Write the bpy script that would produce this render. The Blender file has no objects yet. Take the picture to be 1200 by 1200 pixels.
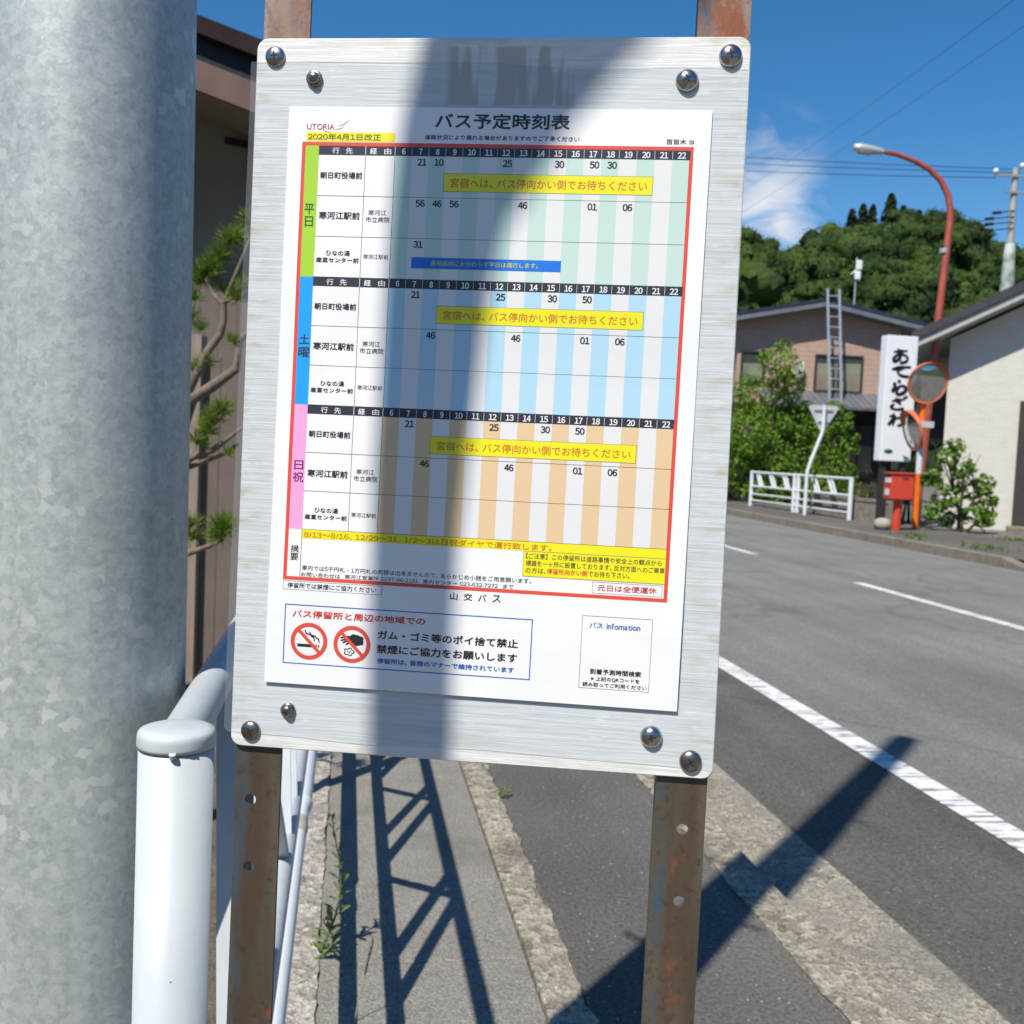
import bpy, bmesh, math, random
from mathutils import Vector, Matrix
R = math.radians
random.seed(7)
sc = bpy.context.scene
col = sc.collection

# ------------------------------------------------------------------ camera, light, exposure
CAM_H = 1.35
CR = Matrix(((0.9867, -0.0345, -0.1586), (-0.156, 0.0673, -0.9855), (0.0447, 0.9971, 0.0611)))
cam = bpy.data.cameras.new('camera'); cam.sensor_width = 36; cam.sensor_height = 36; cam.lens = 36
cam.clip_start = 0.02; cam.clip_end = 5000
cam.dof.use_dof = True; cam.dof.focus_distance = 0.76; cam.dof.aperture_fstop = 17
cam_o = bpy.data.objects.new('camera', cam); col.objects.link(cam_o)
M4 = CR.to_4x4(); M4.translation = (0, 0, CAM_H); cam_o.matrix_world = M4
sc.camera = cam_o

SUN_EL = R(53.7)
SD = Vector((-0.655 * math.cos(SUN_EL), -0.7556 * math.cos(SUN_EL), math.sin(SUN_EL)))     # towards the sun
sun = bpy.data.lights.new('sun', 'SUN'); sun.energy = 5.0; sun.angle = R(0.55); sun.color = (1.0, 0.945, 0.85)
sun_o = bpy.data.objects.new('sun', sun); col.objects.link(sun_o)
sun_o.rotation_euler = SD.to_track_quat('Z', 'Y').to_euler()

world = bpy.data.worlds.new('World'); sc.world = world; world.use_nodes = True
wn = world.node_tree; bg = wn.nodes['Background']
sky = wn.nodes.new('ShaderNodeTexSky'); sky.sky_type = 'NISHITA'; sky.sun_disc = False
sky.sun_elevation = SUN_EL; sky.sun_rotation = math.atan2(SD.x, SD.y) % (2 * math.pi)
sky.altitude = 300; sky.air_density = 1.0; sky.dust_density = 0.3; sky.ozone_density = 3.0
bg.inputs[1].default_value = 0.077
tc = wn.nodes.new('ShaderNodeTexCoord')


def at(px, py, dep):
    """point seen at photo pixel (of 1200) at this depth along the camera axis"""
    return CR @ Vector(((px - 600) * dep / 1200, -(py - 600) * dep / 1200, -dep)) + Vector((0, 0, CAM_H))


def cloud(prev, px, py, rad, scale, lo, hi, strength):
    d = (at(px, py, 1) - Vector((0, 0, CAM_H))).normalized()
    N = wn.nodes.new; L = wn.links.new
    dot = N('ShaderNodeVectorMath'); dot.operation = 'DISTANCE'; L(tc.outputs['Generated'], dot.inputs[0]); dot.inputs[1].default_value = d
    mr = N('ShaderNodeMapRange'); mr.inputs[1].default_value = rad; mr.inputs[2].default_value = rad * 0.2; L(dot.outputs['Value'], mr.inputs[0])
    mp = N('ShaderNodeMapping'); mp.inputs['Scale'].default_value = (1, 1, 2.2); L(tc.outputs['Generated'], mp.inputs[0])
    ns = N('ShaderNodeTexNoise'); ns.inputs['Scale'].default_value = scale; ns.inputs['Detail'].default_value = 7; ns.inputs['Roughness'].default_value = 0.55; ns.inputs['Distortion'].default_value = 0.6
    L(mp.outputs[0], ns.inputs[0])
    m2 = N('ShaderNodeMapRange'); m2.inputs[1].default_value = lo; m2.inputs[2].default_value = hi; L(ns.outputs[0], m2.inputs[0])
    mu = N('ShaderNodeMath'); mu.operation = 'MULTIPLY'; L(mr.outputs[0], mu.inputs[0]); L(m2.outputs[0], mu.inputs[1])
    m3 = N('ShaderNodeMath'); m3.operation = 'MULTIPLY'; L(mu.outputs[0], m3.inputs[0]); m3.inputs[1].default_value = strength
    mx = N('ShaderNodeMix'); mx.data_type = 'RGBA'; L(m3.outputs[0], mx.inputs[0]); L(prev, mx.inputs[6]); mx.inputs[7].default_value = (9.0, 9.3, 9.8, 1)
    return mx.outputs[2]


hsv = wn.nodes.new('ShaderNodeHueSaturation'); hsv.inputs['Saturation'].default_value = 1.34; hsv.inputs['Value'].default_value = 1.38
wn.links.new(sky.outputs[0], hsv.inputs['Color'])
c1 = cloud(hsv.outputs[0], 900, 252, 0.062, 16, 0.36, 0.58, .95)
c2 = cloud(c1, 898, 192, 0.06, 15, 0.45, 0.70, 0.6)
wn.links.new(c2, bg.inputs[0])

vs = sc.view_settings; vs.view_transform = 'Standard'; vs.look = 'None'; vs.gamma = 1; vs.exposure = 0.22
sc.cycles.max_bounces = 6; sc.cycles.transparent_max_bounces = 12

# ------------------------------------------------------------------ materials
def rgba(c):
    if isinstance(c, (int, float)): c = (c, c, c)
    return (c[0], c[1], c[2], 1)


def newmat(name):
    m = bpy.data.materials.new(name); m.use_nodes = True
    nt = m.node_tree; return m, nt, nt.nodes['Principled BSDF']


def coords(nt, stretch=(1, 1, 1)):
    t = nt.nodes.new('ShaderNodeTexCoord'); mp = nt.nodes.new('ShaderNodeMapping')
    mp.inputs['Scale'].default_value = stretch; nt.links.new(t.outputs['Object'], mp.inputs[0]); return mp.outputs[0]


def noise(nt, vec, scale, detail=4, rough=0.55, dist=0.0):
    n = nt.nodes.new('ShaderNodeTexNoise'); n.inputs['Scale'].default_value = scale; n.inputs['Detail'].default_value = detail
    n.inputs['Roughness'].default_value = rough; n.inputs['Distortion'].default_value = dist
    nt.links.new(vec, n.inputs[0]); return n.outputs[0]


def ramp(nt, fac, lo, hi, c1=(0, 0, 0), c2=(1, 1, 1)):
    r = nt.nodes.new('ShaderNodeValToRGB'); r.color_ramp.elements[0].position = lo; r.color_ramp.elements[1].position = hi
    r.color_ramp.elements[0].color = rgba(c1); r.color_ramp.elements[1].color = rgba(c2)
    nt.links.new(fac, r.inputs[0]); return r.outputs[0]


def mixc(nt, fac, a, b, mode='MIX'):
    m = nt.nodes.new('ShaderNodeMix'); m.data_type = 'RGBA'; m.blend_type = mode
    for s, i in ((fac, 0), (a, 6), (b, 7)):
        if isinstance(s, (int, float)) and i == 0: m.inputs[0].default_value = s
        elif isinstance(s, (tuple, list, int, float)): m.inputs[i].default_value = rgba(s)
        else: nt.links.new(s, m.inputs[i])
    return m.outputs[2]


def bump(nt, b, h, strength, dist):
    n = nt.nodes.new('ShaderNodeBump'); n.inputs['Strength'].default_value = strength; n.inputs['Distance'].default_value = dist
    nt.links.new(h, n.inputs['Height']); nt.links.new(n.outputs[0], b.inputs['Normal'])


def simple(name, c1, c2=None, scale=8, rough=0.6, metal=0.0, bs=0.0, bscale=60, bdist=0.002, stretch=(1, 1, 1), lo=0.35, hi=0.65, spec=0.5):
    m, nt, b = newmat(name)
    b.inputs['Roughness'].default_value = rough; b.inputs['Metallic'].default_value = metal; b.inputs['Specular IOR Level'].default_value = spec
    v = coords(nt, stretch)
    if c2 is None: c2 = tuple(x * 0.86 for x in (rgba(c1)[:3]))
    nt.links.new(mixc(nt, ramp(nt, noise(nt, v, scale), lo, hi), rgba(c1)[:3], rgba(c2)[:3]), b.inputs['Base Color'])
    if bs: bump(nt, b, noise(nt, v, bscale, 3), bs, bdist)
    return m


def plain(name, c, rough=0.5, spec=0.3):
    m, nt, b = newmat(name); b.inputs['Base Color'].default_value = rgba(c); b.inputs['Roughness'].default_value = rough
    b.inputs['Specular IOR Level'].default_value = spec; return m


def m_galv():
    m, nt, b = newmat('galvanised_steel')
    v = coords(nt, (1, 1, 1.0))
    wob = nt.nodes.new('ShaderNodeVectorMath'); wob.operation = 'MULTIPLY_ADD'
    n1 = nt.nodes.new('ShaderNodeTexNoise'); n1.inputs['Scale'].default_value = 55; n1.inputs['Detail'].default_value = 3; nt.links.new(v, n1.inputs[0])
    nt.links.new(n1.outputs['Color'], wob.inputs[0]); wob.inputs[1].default_value = (0.018, 0.018, 0.018); nt.links.new(v, wob.inputs[2])
    def vor(s):
        t = nt.nodes.new('ShaderNodeTexVoronoi'); t.inputs['Scale'].default_value = s; nt.links.new(wob.outputs[0], t.inputs['Vector'])
        sp = nt.nodes.new('ShaderNodeSeparateColor'); nt.links.new(t.outputs['Color'], sp.inputs[0]); return sp.outputs[0]
    a = ramp(nt, vor(115), 0.0, 1.0, (0.33, 0.375, 0.372), (0.57, 0.61, 0.60))
    d = ramp(nt, vor(240), 0.0, 1.0, (0.29, 0.335, 0.335), (0.60, 0.63, 0.62))
    big = ramp(nt, noise(nt, v, 9, 5, .65), 0.36, 0.66, (0.36, 0.40, 0.40), (0.56, 0.595, 0.575))
    base = mixc(nt, 0.30, mixc(nt, 0.42, a, d), big)
    pale = ramp(nt, vor(78), 0.80, 0.92)
    base = mixc(nt, ramp(nt, noise(nt, v, 5, 3), 0.45, 0.70), base, mixc(nt, pale, base, (0.68, 0.70, 0.65)))
    streak = ramp(nt, noise(nt, coords(nt, (36, 36, 1.3)), 1.4, 5), 0.45, 0.75)
    base = mixc(nt, mixc(nt, 1.0, streak, (0.35, 0.35, 0.35), 'MULTIPLY'), base, (0.62, 0.65, 0.63))
    dirt = ramp(nt, noise(nt, coords(nt, (60, 60, 3)), 1.0, 4), 0.70, 0.80)
    base = mixc(nt, mixc(nt, 1.0, dirt, (0.5, 0.5, 0.5), 'MULTIPLY'), base, (0.33, 0.29, 0.21))
    nt.links.new(base, b.inputs['Base Color'])
    b.inputs['Metallic'].default_value = 0.38
    nt.links.new(ramp(nt, vor(72), 0, 1, (0.47,) * 3, (0.58,) * 3), b.inputs['Roughness'])
    bump(nt, b, noise(nt, v, 260, 3), 0.25, 0.0006)
    return m


def m_board():
    m, nt, b = newmat('weathered_white_board')
    v = coords(nt, (14, 400, 50)); vw = coords(nt, (1, 1, 1))
    g = noise(nt, v, 1.0, 5, 0.6, 0.4)
    base = ramp(nt, g, 0.30, 0.62, (0.64, 0.645, 0.63), (0.77, 0.775, 0.755))
    base = mixc(nt, ramp(nt, noise(nt, coords(nt, (5, 30, 5)), 2.2, 6, 0.65), 0.50, 0.75), base, (0.60, 0.595, 0.555))
    base = mixc(nt, ramp(nt, noise(nt, coords(nt, (22, 60, 5)), 2.0, 5, 0.7), 0.60, 0.72), base, (0.88, 0.89, 0.89))
    # yellow-brown stain near corners
    sx = nt.nodes.new('ShaderNodeSeparateXYZ'); nt.links.new(vw, sx.inputs[0])
    def edge(sock, c, w):
        s = nt.nodes.new('ShaderNodeMath'); s.operation = 'SUBTRACT'; nt.links.new(sock, s.inputs[0]); s.inputs[1].default_value = c
        a = nt.nodes.new('ShaderNodeMath'); a.operation = 'ABSOLUTE'; nt.links.new(s.outputs[0], a.inputs[0])
        r = nt.nodes.new('ShaderNodeMapRange'); r.inputs[1].default_value = w; r.inputs[2].default_value = w * 1.12; nt.links.new(a.outputs[0], r.inputs[0]); return r.outputs[0]
    ex, ey = edge(sx.outputs[0], 0.148, 0.150), edge(sx.outputs[1], -0.206, 0.235)
    mul = nt.nodes.new('ShaderNodeMath'); mul.operation = 'MAXIMUM'; nt.links.new(ex, mul.inputs[0]); nt.links.new(ey, mul.inputs[1])
    st = nt.nodes.new('ShaderNodeMath'); st.operation = 'MULTIPLY'; nt.links.new(mul.outputs[0], st.inputs[0])
    nt.links.new(ramp(nt, noise(nt, coords(nt, (30, 60, 8)), 1.6, 5), 0.50, 0.80), st.inputs[1])
    base = mixc(nt, st.outputs[0], base, (0.52, 0.44, 0.26))
    nt.links.new(base, b.inputs['Base Color']); b.inputs['Roughness'].default_value = 0.55
    bx = [edge(sx.outputs[0], .158, .042), edge(sx.outputs[1], .0225, .019)]
    mxx = nt.nodes.new('ShaderNodeMath'); mxx.operation = 'MAXIMUM'; nt.links.new(bx[0], mxx.inputs[0]); nt.links.new(bx[1], mxx.inputs[1])
    inv = nt.nodes.new('ShaderNodeMath'); inv.operation = 'SUBTRACT'; inv.inputs[0].default_value = 1; nt.links.new(mxx.outputs[0], inv.inputs[1])
    drip = nt.nodes.new('ShaderNodeMath'); drip.operation = 'MULTIPLY'; nt.links.new(inv.outputs[0], drip.inputs[0]); nt.links.new(ramp(nt, noise(nt, coords(nt, (75, 9, 1)), 1.0, 2), .42, .50), drip.inputs[1])
    base = mixc(nt, drip.outputs[0], base, (.50, .485, .42)); nt.links.new(base, b.inputs['Base Color'])
    bump(nt, b, g, 0.38, 0.0013)
    return m


def m_rust(name, dark, light, orange, amount):
    m, nt, b = newmat(name)
    v = coords(nt, (1, 0.45, 1))
    base = mixc(nt, ramp(nt, noise(nt, coords(nt, (34, 3.5, 34)), 1.1, 5), 0.36, 0.64), dark, light)
    base = mixc(nt, ramp(nt, noise(nt, coords(nt, (1, 1, 1)), 150, 4, .7), .55, .72), base, tuple(x * .55 for x in dark))
    sx = nt.nodes.new('ShaderNodeSeparateXYZ'); nt.links.new(coords(nt), sx.inputs[0])
    def band(sock, c, w):
        q = nt.nodes.new('ShaderNodeMath'); q.operation = 'SUBTRACT'; nt.links.new(sock, q.inputs[0]); q.inputs[1].default_value = c
        q2 = nt.nodes.new('ShaderNodeMath'); q2.operation = 'ABSOLUTE'; nt.links.new(q.outputs[0], q2.inputs[0])
        r = nt.nodes.new('ShaderNodeMapRange'); r.inputs[1].default_value = w; r.inputs[2].default_value = w * .45; nt.links.new(q2.outputs[0], r.inputs[0]); return r.outputs[0]
    def mul(p, q):
        r = nt.nodes.new('ShaderNodeMath'); r.operation = 'MULTIPLY'; nt.links.new(p, r.inputs[0]); nt.links.new(q, r.inputs[1]); return r.outputs[0]
    nb = ramp(nt, noise(nt, coords(nt, (1, .5, 1)), 42, 5, .7), .44, .62)
    for c in (-.0175, .2892): base = mixc(nt, mul(band(sx.outputs[0], c, .0055), nb), base, (.05, .085, .12))
    for c in (-.0075, .3035): base = mixc(nt, mul(band(sx.outputs[0], c, .013), ramp(nt, noise(nt, coords(nt, (30, 6, 30)), 1.0, 4), .40, .66)), base, tuple(d * .55 + o * .28 for d, o in zip(dark, orange)))
    base = mixc(nt, mul(band(sx.outputs[0], .3035, .010), ramp(nt, noise(nt, coords(nt, (1, .6, 1)), 95, 5, .7), amount - .09, amount)), base, orange)
    base = mixc(nt, ramp(nt, noise(nt, coords(nt, (1, .6, 1)), 34, 6, 0.7), amount, amount + 0.07), base, orange)
    nt.links.new(base, b.inputs['Base Color']); b.inputs['Roughness'].default_value = 0.5; b.inputs['Metallic'].default_value = 0.15
    bump(nt, b, noise(nt, v, 120, 5), 0.35, 0.0012)
    return m


def m_asphalt(name, c1, c2, speck, rscale=0.6):
    m, nt, b = newmat(name)
    v = coords(nt)
    base = mixc(nt, ramp(nt, noise(nt, v, rscale, 4), 0.35, 0.65), c1, c2)
    base = mixc(nt, ramp(nt, noise(nt, coords(nt, (1.9, .05, 1)), 1.0, 4, .6), .40, .66, (0,) * 3, (.75,) * 3), base, mixc(nt, 1.0, base, (.74, .74, .76), 'MULTIPLY'))
    fine = noise(nt, v, 85, 4, 0.8)
    base = mixc(nt, ramp(nt, fine, 0.3, 0.7), mixc(nt, 1.0, base, (0.36,) * 3, 'MULTIPLY'), mixc(nt, 1.0, base, (1.62,) * 3, 'MULTIPLY'))
    vo = nt.nodes.new('ShaderNodeTexVoronoi'); vo.inputs['Scale'].default_value = 60; nt.links.new(v, vo.inputs['Vector'])
    sp = nt.nodes.new('ShaderNodeSeparateColor'); nt.links.new(vo.outputs['Color'], sp.inputs[0])
    a = nt.nodes.new('ShaderNodeMath'); a.operation = 'GREATER_THAN'; nt.links.new(sp.outputs[0], a.inputs[0]); a.inputs[1].default_value = 0.90
    d = nt.nodes.new('ShaderNodeMath'); d.operation = 'LESS_THAN'; nt.links.new(vo.outputs['Distance'], d.inputs[0]); d.inputs[1].default_value = 0.19
    mu = nt.nodes.new('ShaderNodeMath'); mu.operation = 'MULTIPLY'; nt.links.new(a.outputs[0], mu.inputs[0]); nt.links.new(d.outputs[0], mu.inputs[1])
    base = mixc(nt, mu.outputs[0], base, speck)
    # tar cracks
    vc = nt.nodes.new('ShaderNodeTexVoronoi'); vc.feature = 'DISTANCE_TO_EDGE'; vc.inputs['Scale'].default_value = 0.28
    wv = nt.nodes.new('ShaderNodeVectorMath'); wv.operation = 'MULTIPLY_ADD'
    n1 = nt.nodes.new('ShaderNodeTexNoise'); n1.inputs['Scale'].default_value = 1.8; n1.inputs['Detail'].default_value = 5; nt.links.new(v, n1.inputs[0])
    nt.links.new(n1.outputs['Color'], wv.inputs[0]); wv.inputs[1].default_value = (.7, .7, .7); nt.links.new(v, wv.inputs[2]); nt.links.new(wv.outputs[0], vc.inputs['Vector'])
    base = mixc(nt, ramp(nt, vc.outputs['Distance'], 0.004, 0.012, (0.35,) * 3, (0,) * 3), base, tuple(x * 0.5 for x in c1))
    nt.links.new(base, b.inputs['Base Color']); b.inputs['Roughness'].default_value = 0.85; b.inputs['Specular IOR Level'].default_value = 0.25
    bump(nt, b, fine, 0.9, 0.008)
    return m


def m_conc(name, c1, c2, stone, sscale=55, samt=0.5, bs=0.7):
    m, nt, b = newmat(name)
    v = coords(nt)
    base = mixc(nt, ramp(nt, noise(nt, v, 4, 6, 0.65), 0.36, 0.64), c1, c2)
    vo = nt.nodes.new('ShaderNodeTexVoronoi'); vo.inputs['Scale'].default_value = sscale; vo.inputs['Randomness'].default_value = 1; nt.links.new(v, vo.inputs['Vector'])
    sp = nt.nodes.new('ShaderNodeSeparateColor'); nt.links.new(vo.outputs['Color'], sp.inputs[0])
    st = ramp(nt, sp.outputs[0], 0.0, 1.0, tuple(x * .42 for x in stone), tuple(x * 1.25 for x in stone))
    msk = ramp(nt, noise(nt, v, 9, 4), 0.52 - samt * 0.2, 0.68 - samt * 0.2)
    base = mixc(nt, mixc(nt, 1.0, msk, (samt,) * 3, 'MULTIPLY'), base, st)
    base = mixc(nt, ramp(nt, noise(nt, v, 150, 3, .7), .3, .7), mixc(nt, 1.0, base, (0.48,) * 3, 'MULTIPLY'), mixc(nt, 1.0, base, (1.45,) * 3, 'MULTIPLY'))
    base = mixc(nt, ramp(nt, noise(nt, v, 1.7, 5, .6), .55, .75), base, tuple(x * .62 for x in c1))
    nt.links.new(base, b.inputs['Base Color']); b.inputs['Roughness'].default_value = 0.9; b.inputs['Specular IOR Level'].default_value = 0.2
    h = mixc(nt, 0.5, vo.outputs['Distance'], noise(nt, v, 90, 5))
    bump(nt, b, h, bs, 0.012)
    return m


def m_paintline():
    m, nt, b = newmat('worn_white_road_paint')
    v = coords(nt)
    rot = nt.nodes.new('ShaderNodeMapping'); rot.inputs['Rotation'].default_value = (0, 0, R(28)); rot.inputs['Scale'].default_value = (5, 38, 5); nt.links.new(v, rot.inputs[0])
    f = ramp(nt, noise(nt, rot.outputs[0], 1.0, 3, 0.6), 0.53, 0.59)
    nt.links.new(mixc(nt, f, mixc(nt, ramp(nt, noise(nt, v, 30, 4), .35, .65), (0.72, 0.72, 0.70), (0.60, 0.60, 0.58)), (0.2, 0.2, 0.195)), b.inputs['Base Color'])
    b.inputs['Roughness'].default_value = 0.8
    return m


def m_leaf(name, dark, light, pale, cl=1.2, trans=0.35):
    m, nt, b = newmat(name)
    v = coords(nt)
    g = nt.nodes.new('ShaderNodeNewGeometry')
    base = mixc(nt, ramp(nt, noise(nt, v, cl, 3), 0.35, 0.65), dark, light)
    base = mixc(nt, ramp(nt, g.outputs['Random Per Island'], 0.55, 1.0), base, pale)
    nt.links.new(base, b.inputs['Base Color']); b.inputs['Roughness'].default_value = 0.5; b.inputs['Specular IOR Level'].default_value = 0.35
    t = nt.nodes.new('ShaderNodeBsdfTranslucent'); nt.links.new(mixc(nt, 1.0, base, (1.3, 1.5, 0.7), 'MULTIPLY'), t.inputs[0])
    mx = nt.nodes.new('ShaderNodeMixShader'); mx.inputs[0].default_value = trans
    out = nt.nodes['Material Output']; nt.links.new(b.outputs[0], mx.inputs[1]); nt.links.new(t.outputs[0], mx.inputs[2]); nt.links.new(mx.outputs[0], out.inputs[0])
    return m


def m_clear(name, white=0.05):
    m, nt, b = newmat(name)
    t = nt.nodes.new('ShaderNodeBsdfTransparent'); t.inputs[0].default_value = (0.95, 0.96, 0.97, 1)
    b.inputs['Base Color'].default_value = (0.8, 0.83, 0.86, 1); b.inputs['Roughness'].default_value = 0.12
    mx = nt.nodes.new('ShaderNodeMixShader'); mx.inputs[0].default_value = white
    nt.links.new(t.outputs[0], mx.inputs[1]); nt.links.new(b.outputs[0], mx.inputs[2]); nt.links.new(mx.outputs[0], nt.nodes['Material Output'].inputs[0])
    return m


def m_lines(name, c1, c2, axis, period, frac, rough=0.6, bs=0.5, noise_amt=0.3):
    """boards / siding: periodic grooves along one object axis (a surface pattern)"""
    m, nt, b = newmat(name)
    v = coords(nt); s = nt.nodes.new('ShaderNodeSeparateXYZ'); nt.links.new(v, s.inputs[0])
    d = nt.nodes.new('ShaderNodeMath'); d.operation = 'DIVIDE'; nt.links.new(s.outputs[axis], d.inputs[0]); d.inputs[1].default_value = period
    f = nt.nodes.new('ShaderNodeMath'); f.operation = 'FRACT'; nt.links.new(d.outputs[0], f.inputs[0])
    groove = ramp(nt, f.outputs[0], frac, frac + 0.06)
    base = mixc(nt, ramp(nt, noise(nt, v, 5, 5), 0.35, 0.65), c1, c2)
    base = mixc(nt, ramp(nt, f.outputs[0], frac * 0.5, frac, (noise_amt,) * 3, (0,) * 3), base, tuple(x * 0.3 for x in c1))
    nt.links.new(base, b.inputs['Base Color']); b.inputs['Roughness'].default_value = rough
    bump(nt, b, groove, bs, 0.01)
    return m


GALV = m_galv()
BOARD = m_board()
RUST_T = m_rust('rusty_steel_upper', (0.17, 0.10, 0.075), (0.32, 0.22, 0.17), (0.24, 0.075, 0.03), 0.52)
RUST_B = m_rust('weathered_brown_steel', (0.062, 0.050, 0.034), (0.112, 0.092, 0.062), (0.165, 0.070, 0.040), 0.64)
SCREW = simple('dull_chrome_screw', (0.52, 0.51, 0.50), (0.34, 0.32, 0.30), 90, 0.24, 1.0)
SCREWB = simple('tarnished_screw', (0.34, 0.31, 0.27), (0.20, 0.17, 0.14), 120, 0.30, 1.0)
SLOT = plain('screw_recess_shade', (0.03, 0.028, 0.026), 0.4)
def m_chipped(name, c1, c2):
    m, nt, b = newmat(name); v = coords(nt); b.inputs['Roughness'].default_value = .33
    base = mixc(nt, ramp(nt, noise(nt, v, 7, 4), .35, .65), c1, c2)
    base = mixc(nt, ramp(nt, noise(nt, coords(nt, (1, 1, .35)), 26, 5, .6), .48, .75, (0,) * 3, (.30,) * 3), base, (.36, .33, .27))
    base = mixc(nt, ramp(nt, noise(nt, v, 130, 2, .5), .765, .785), base, (.10, .065, .045))
    nt.links.new(base, b.inputs['Base Color']); bump(nt, b, noise(nt, v, 34, 4), .10, .002); return m
WHITE_P = m_chipped('white_enamel_paint', (0.52, 0.56, 0.575), (0.47, 0.51, 0.53))
WHITE_D = simple('white_enamel_speckled', (0.64, 0.675, 0.69), (0.17, 0.13, 0.09), 95, 0.4, 0, 0.1, 60, .001, (1, 0.4, 1), 0.72, 0.76)
ASPH_R = m_asphalt('road_asphalt', (0.185, 0.186, 0.168), (0.230, 0.230, 0.208), (0.48, 0.48, 0.45))
ASPH_W = m_asphalt('pavement_asphalt', (0.122, 0.116, 0.105), (0.156, 0.149, 0.136), (0.42, 0.42, 0.40), 1.2)
ASPH_L = m_asphalt('gutter_asphalt', (0.110, 0.106, 0.094), (0.142, 0.137, 0.122), (0.36, 0.36, 0.34), .9)
SLAB = m_conc('concrete_slab', (0.205, 0.192, 0.168), (0.245, 0.230, 0.202), (0.28, 0.265, 0.235), 130, 0.35, 0.35)
ROUGH = m_conc('exposed_aggregate', (0.20, 0.18, 0.145), (0.29, 0.262, 0.212), (0.36, 0.32, 0.25), 48, 0.95, 0.9)
KERB_C = m_conc('kerb_concrete', (0.22, 0.20, 0.165), (0.285, 0.262, 0.215), (0.36, 0.325, 0.26), 75, 0.8, 0.7)
LEDGE = m_conc('weathered_ledge', (0.26, 0.235, 0.20), (0.36, 0.335, 0.29), (0.44, 0.40, 0.34), 55, 0.85, 0.9)
FARCONC = m_conc('far_kerb_concrete', (0.20, 0.175, 0.14), (0.25, 0.225, 0.185), (0.24, 0.22, 0.18), 20, 0.5, 0.5)
DIRT = m_conc('bare_soil', (0.10, 0.080, 0.058), (0.15, 0.125, 0.095), (0.14, 0.115, 0.085), 30, 0.5, 0.8)
LINE = m_paintline()

# ------------------------------------------------------------------ mesh helpers
class MB:
    def __init__(s): s.v = []; s.f = []; s.m = []; s.sm = []
    def add(s, verts, faces, mi=0, smooth=False):
        o = len(s.v); s.v += [tuple(p) for p in verts]
        for f in faces: s.f.append([i + o for i in f]); s.m.append(mi); s.sm.append(smooth)
    def box(s, c, size, rz=0.0, mat=None, mi=0):
        x, y, z = (d / 2 for d in size)
        P = [Vector((a, b, d)) for d in (-z, z) for a, b in ((-x, -y), (x, -y), (x, y), (-x, y))]
        M = mat if mat is not None else Matrix.Rotation(rz, 3, 'Z')
        s.add([M @ p + Vector(c) for p in P], [(3, 2, 1, 0), (4, 5, 6, 7), (0, 1, 5, 4), (1, 2, 6, 5), (2, 3, 7, 6), (3, 0, 4, 7)], mi)
    def bar(s, a, b, w, t, up=(0, 0, 1), mi=0):
        a, b = Vector(a), Vector(b); d = (b - a); L = d.length; d.normalize(); u = Vector(up); sx = d.cross(u)
        if sx.length < 1e-5: sx = d.cross(Vector((1, 0, 0)))
        sx.normalize(); u = sx.cross(d)
        M = Matrix((sx, d, u)).transposed()
        s.box((a + b) / 2, (w, L, t), mat=M, mi=mi)
    def tube(s, pts, r, n=12, cap=True, mi=0, smooth=True):
        pts = [Vector(p) for p in pts]; rs = r if isinstance(r, (list, tuple)) else [r] * len(pts)
        V = []; F = []; ref = None
        for i, p in enumerate(pts):
            t = (pts[min(i + 1, len(pts) - 1)] - pts[max(i - 1, 0)]).normalized()
            if ref is None: ref = t.cross(Vector((0, 0, 1))); ref = ref if ref.length > 1e-3 else Vector((1, 0, 0))
            a = (ref - t * ref.dot(t)).normalized(); ref = a; b = t.cross(a)
            V += [p + (a * math.cos(2 * math.pi * k / n) + b * math.sin(2 * math.pi * k / n)) * rs[i] for k in range(n)]
        for i in range(len(pts) - 1):
            for k in range(n): F.append((i * n + k, i * n + (k + 1) % n, (i + 1) * n + (k + 1) % n, (i + 1) * n + k))
        s.add(V, F, mi, smooth)
        if cap:
            s.add(V[:n], [tuple(range(n))[::-1]], mi); s.add(V[-n:], [tuple(range(n))], mi)
    def lathe(s, prof, n=32, M=None, mi=0, smooth=True):
        """prof: (r, z) from the bottom up"""
        V = []; F = []
        for r, z in prof: V += [Vector((r * math.cos(2 * math.pi * k / n), r * math.sin(2 * math.pi * k / n), z)) for k in range(n)]
        for i in range(len(prof) - 1):
            for k in range(n): F.append((i * n + k, i * n + (k + 1) % n, (i + 1) * n + (k + 1) % n, (i + 1) * n + k))
        if prof[-1][0] > 1e-6: F.append(tuple(range((len(prof) - 1) * n, len(prof) * n)))
        if prof[0][0] > 1e-6: F.append(tuple(range(n))[::-1])
        if M is not None: V = [M @ p for p in V]
        s.add(V, F, mi, smooth)
    def quad(s, a, b, c, d, mi=0): s.add([a, b, c, d], [(0, 1, 2, 3)], mi)
    def prism(s, poly, h0, h1, M=None, mi=0):
        n = len(poly); V = [Vector((x, y, h0)) for x, y in poly] + [Vector((x, y, h1)) for x, y in poly]
        if M is not None: V = [M @ p for p in V]
        s.add(V, [tuple(range(n))[::-1], tuple(range(n, 2 * n))] + [(k, (k + 1) % n, n + (k + 1) % n, n + k) for k in range(n)], mi)
    def build(s, name, mats, parent=None, loc=None):
        me = bpy.data.meshes.new(name); me.from_pydata(s.v, [], s.f); 
        for m in (mats if isinstance(mats, (list, tuple)) else [mats]): me.materials.append(m)
        me.polygons.foreach_set('material_index', s.m); me.polygons.foreach_set('use_smooth', s.sm); me.update()
        o = bpy.data.objects.new(name, me); col.objects.link(o)
        if loc is not None: o.location = loc
        if parent is not None: o.parent = parent
        return o


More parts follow.
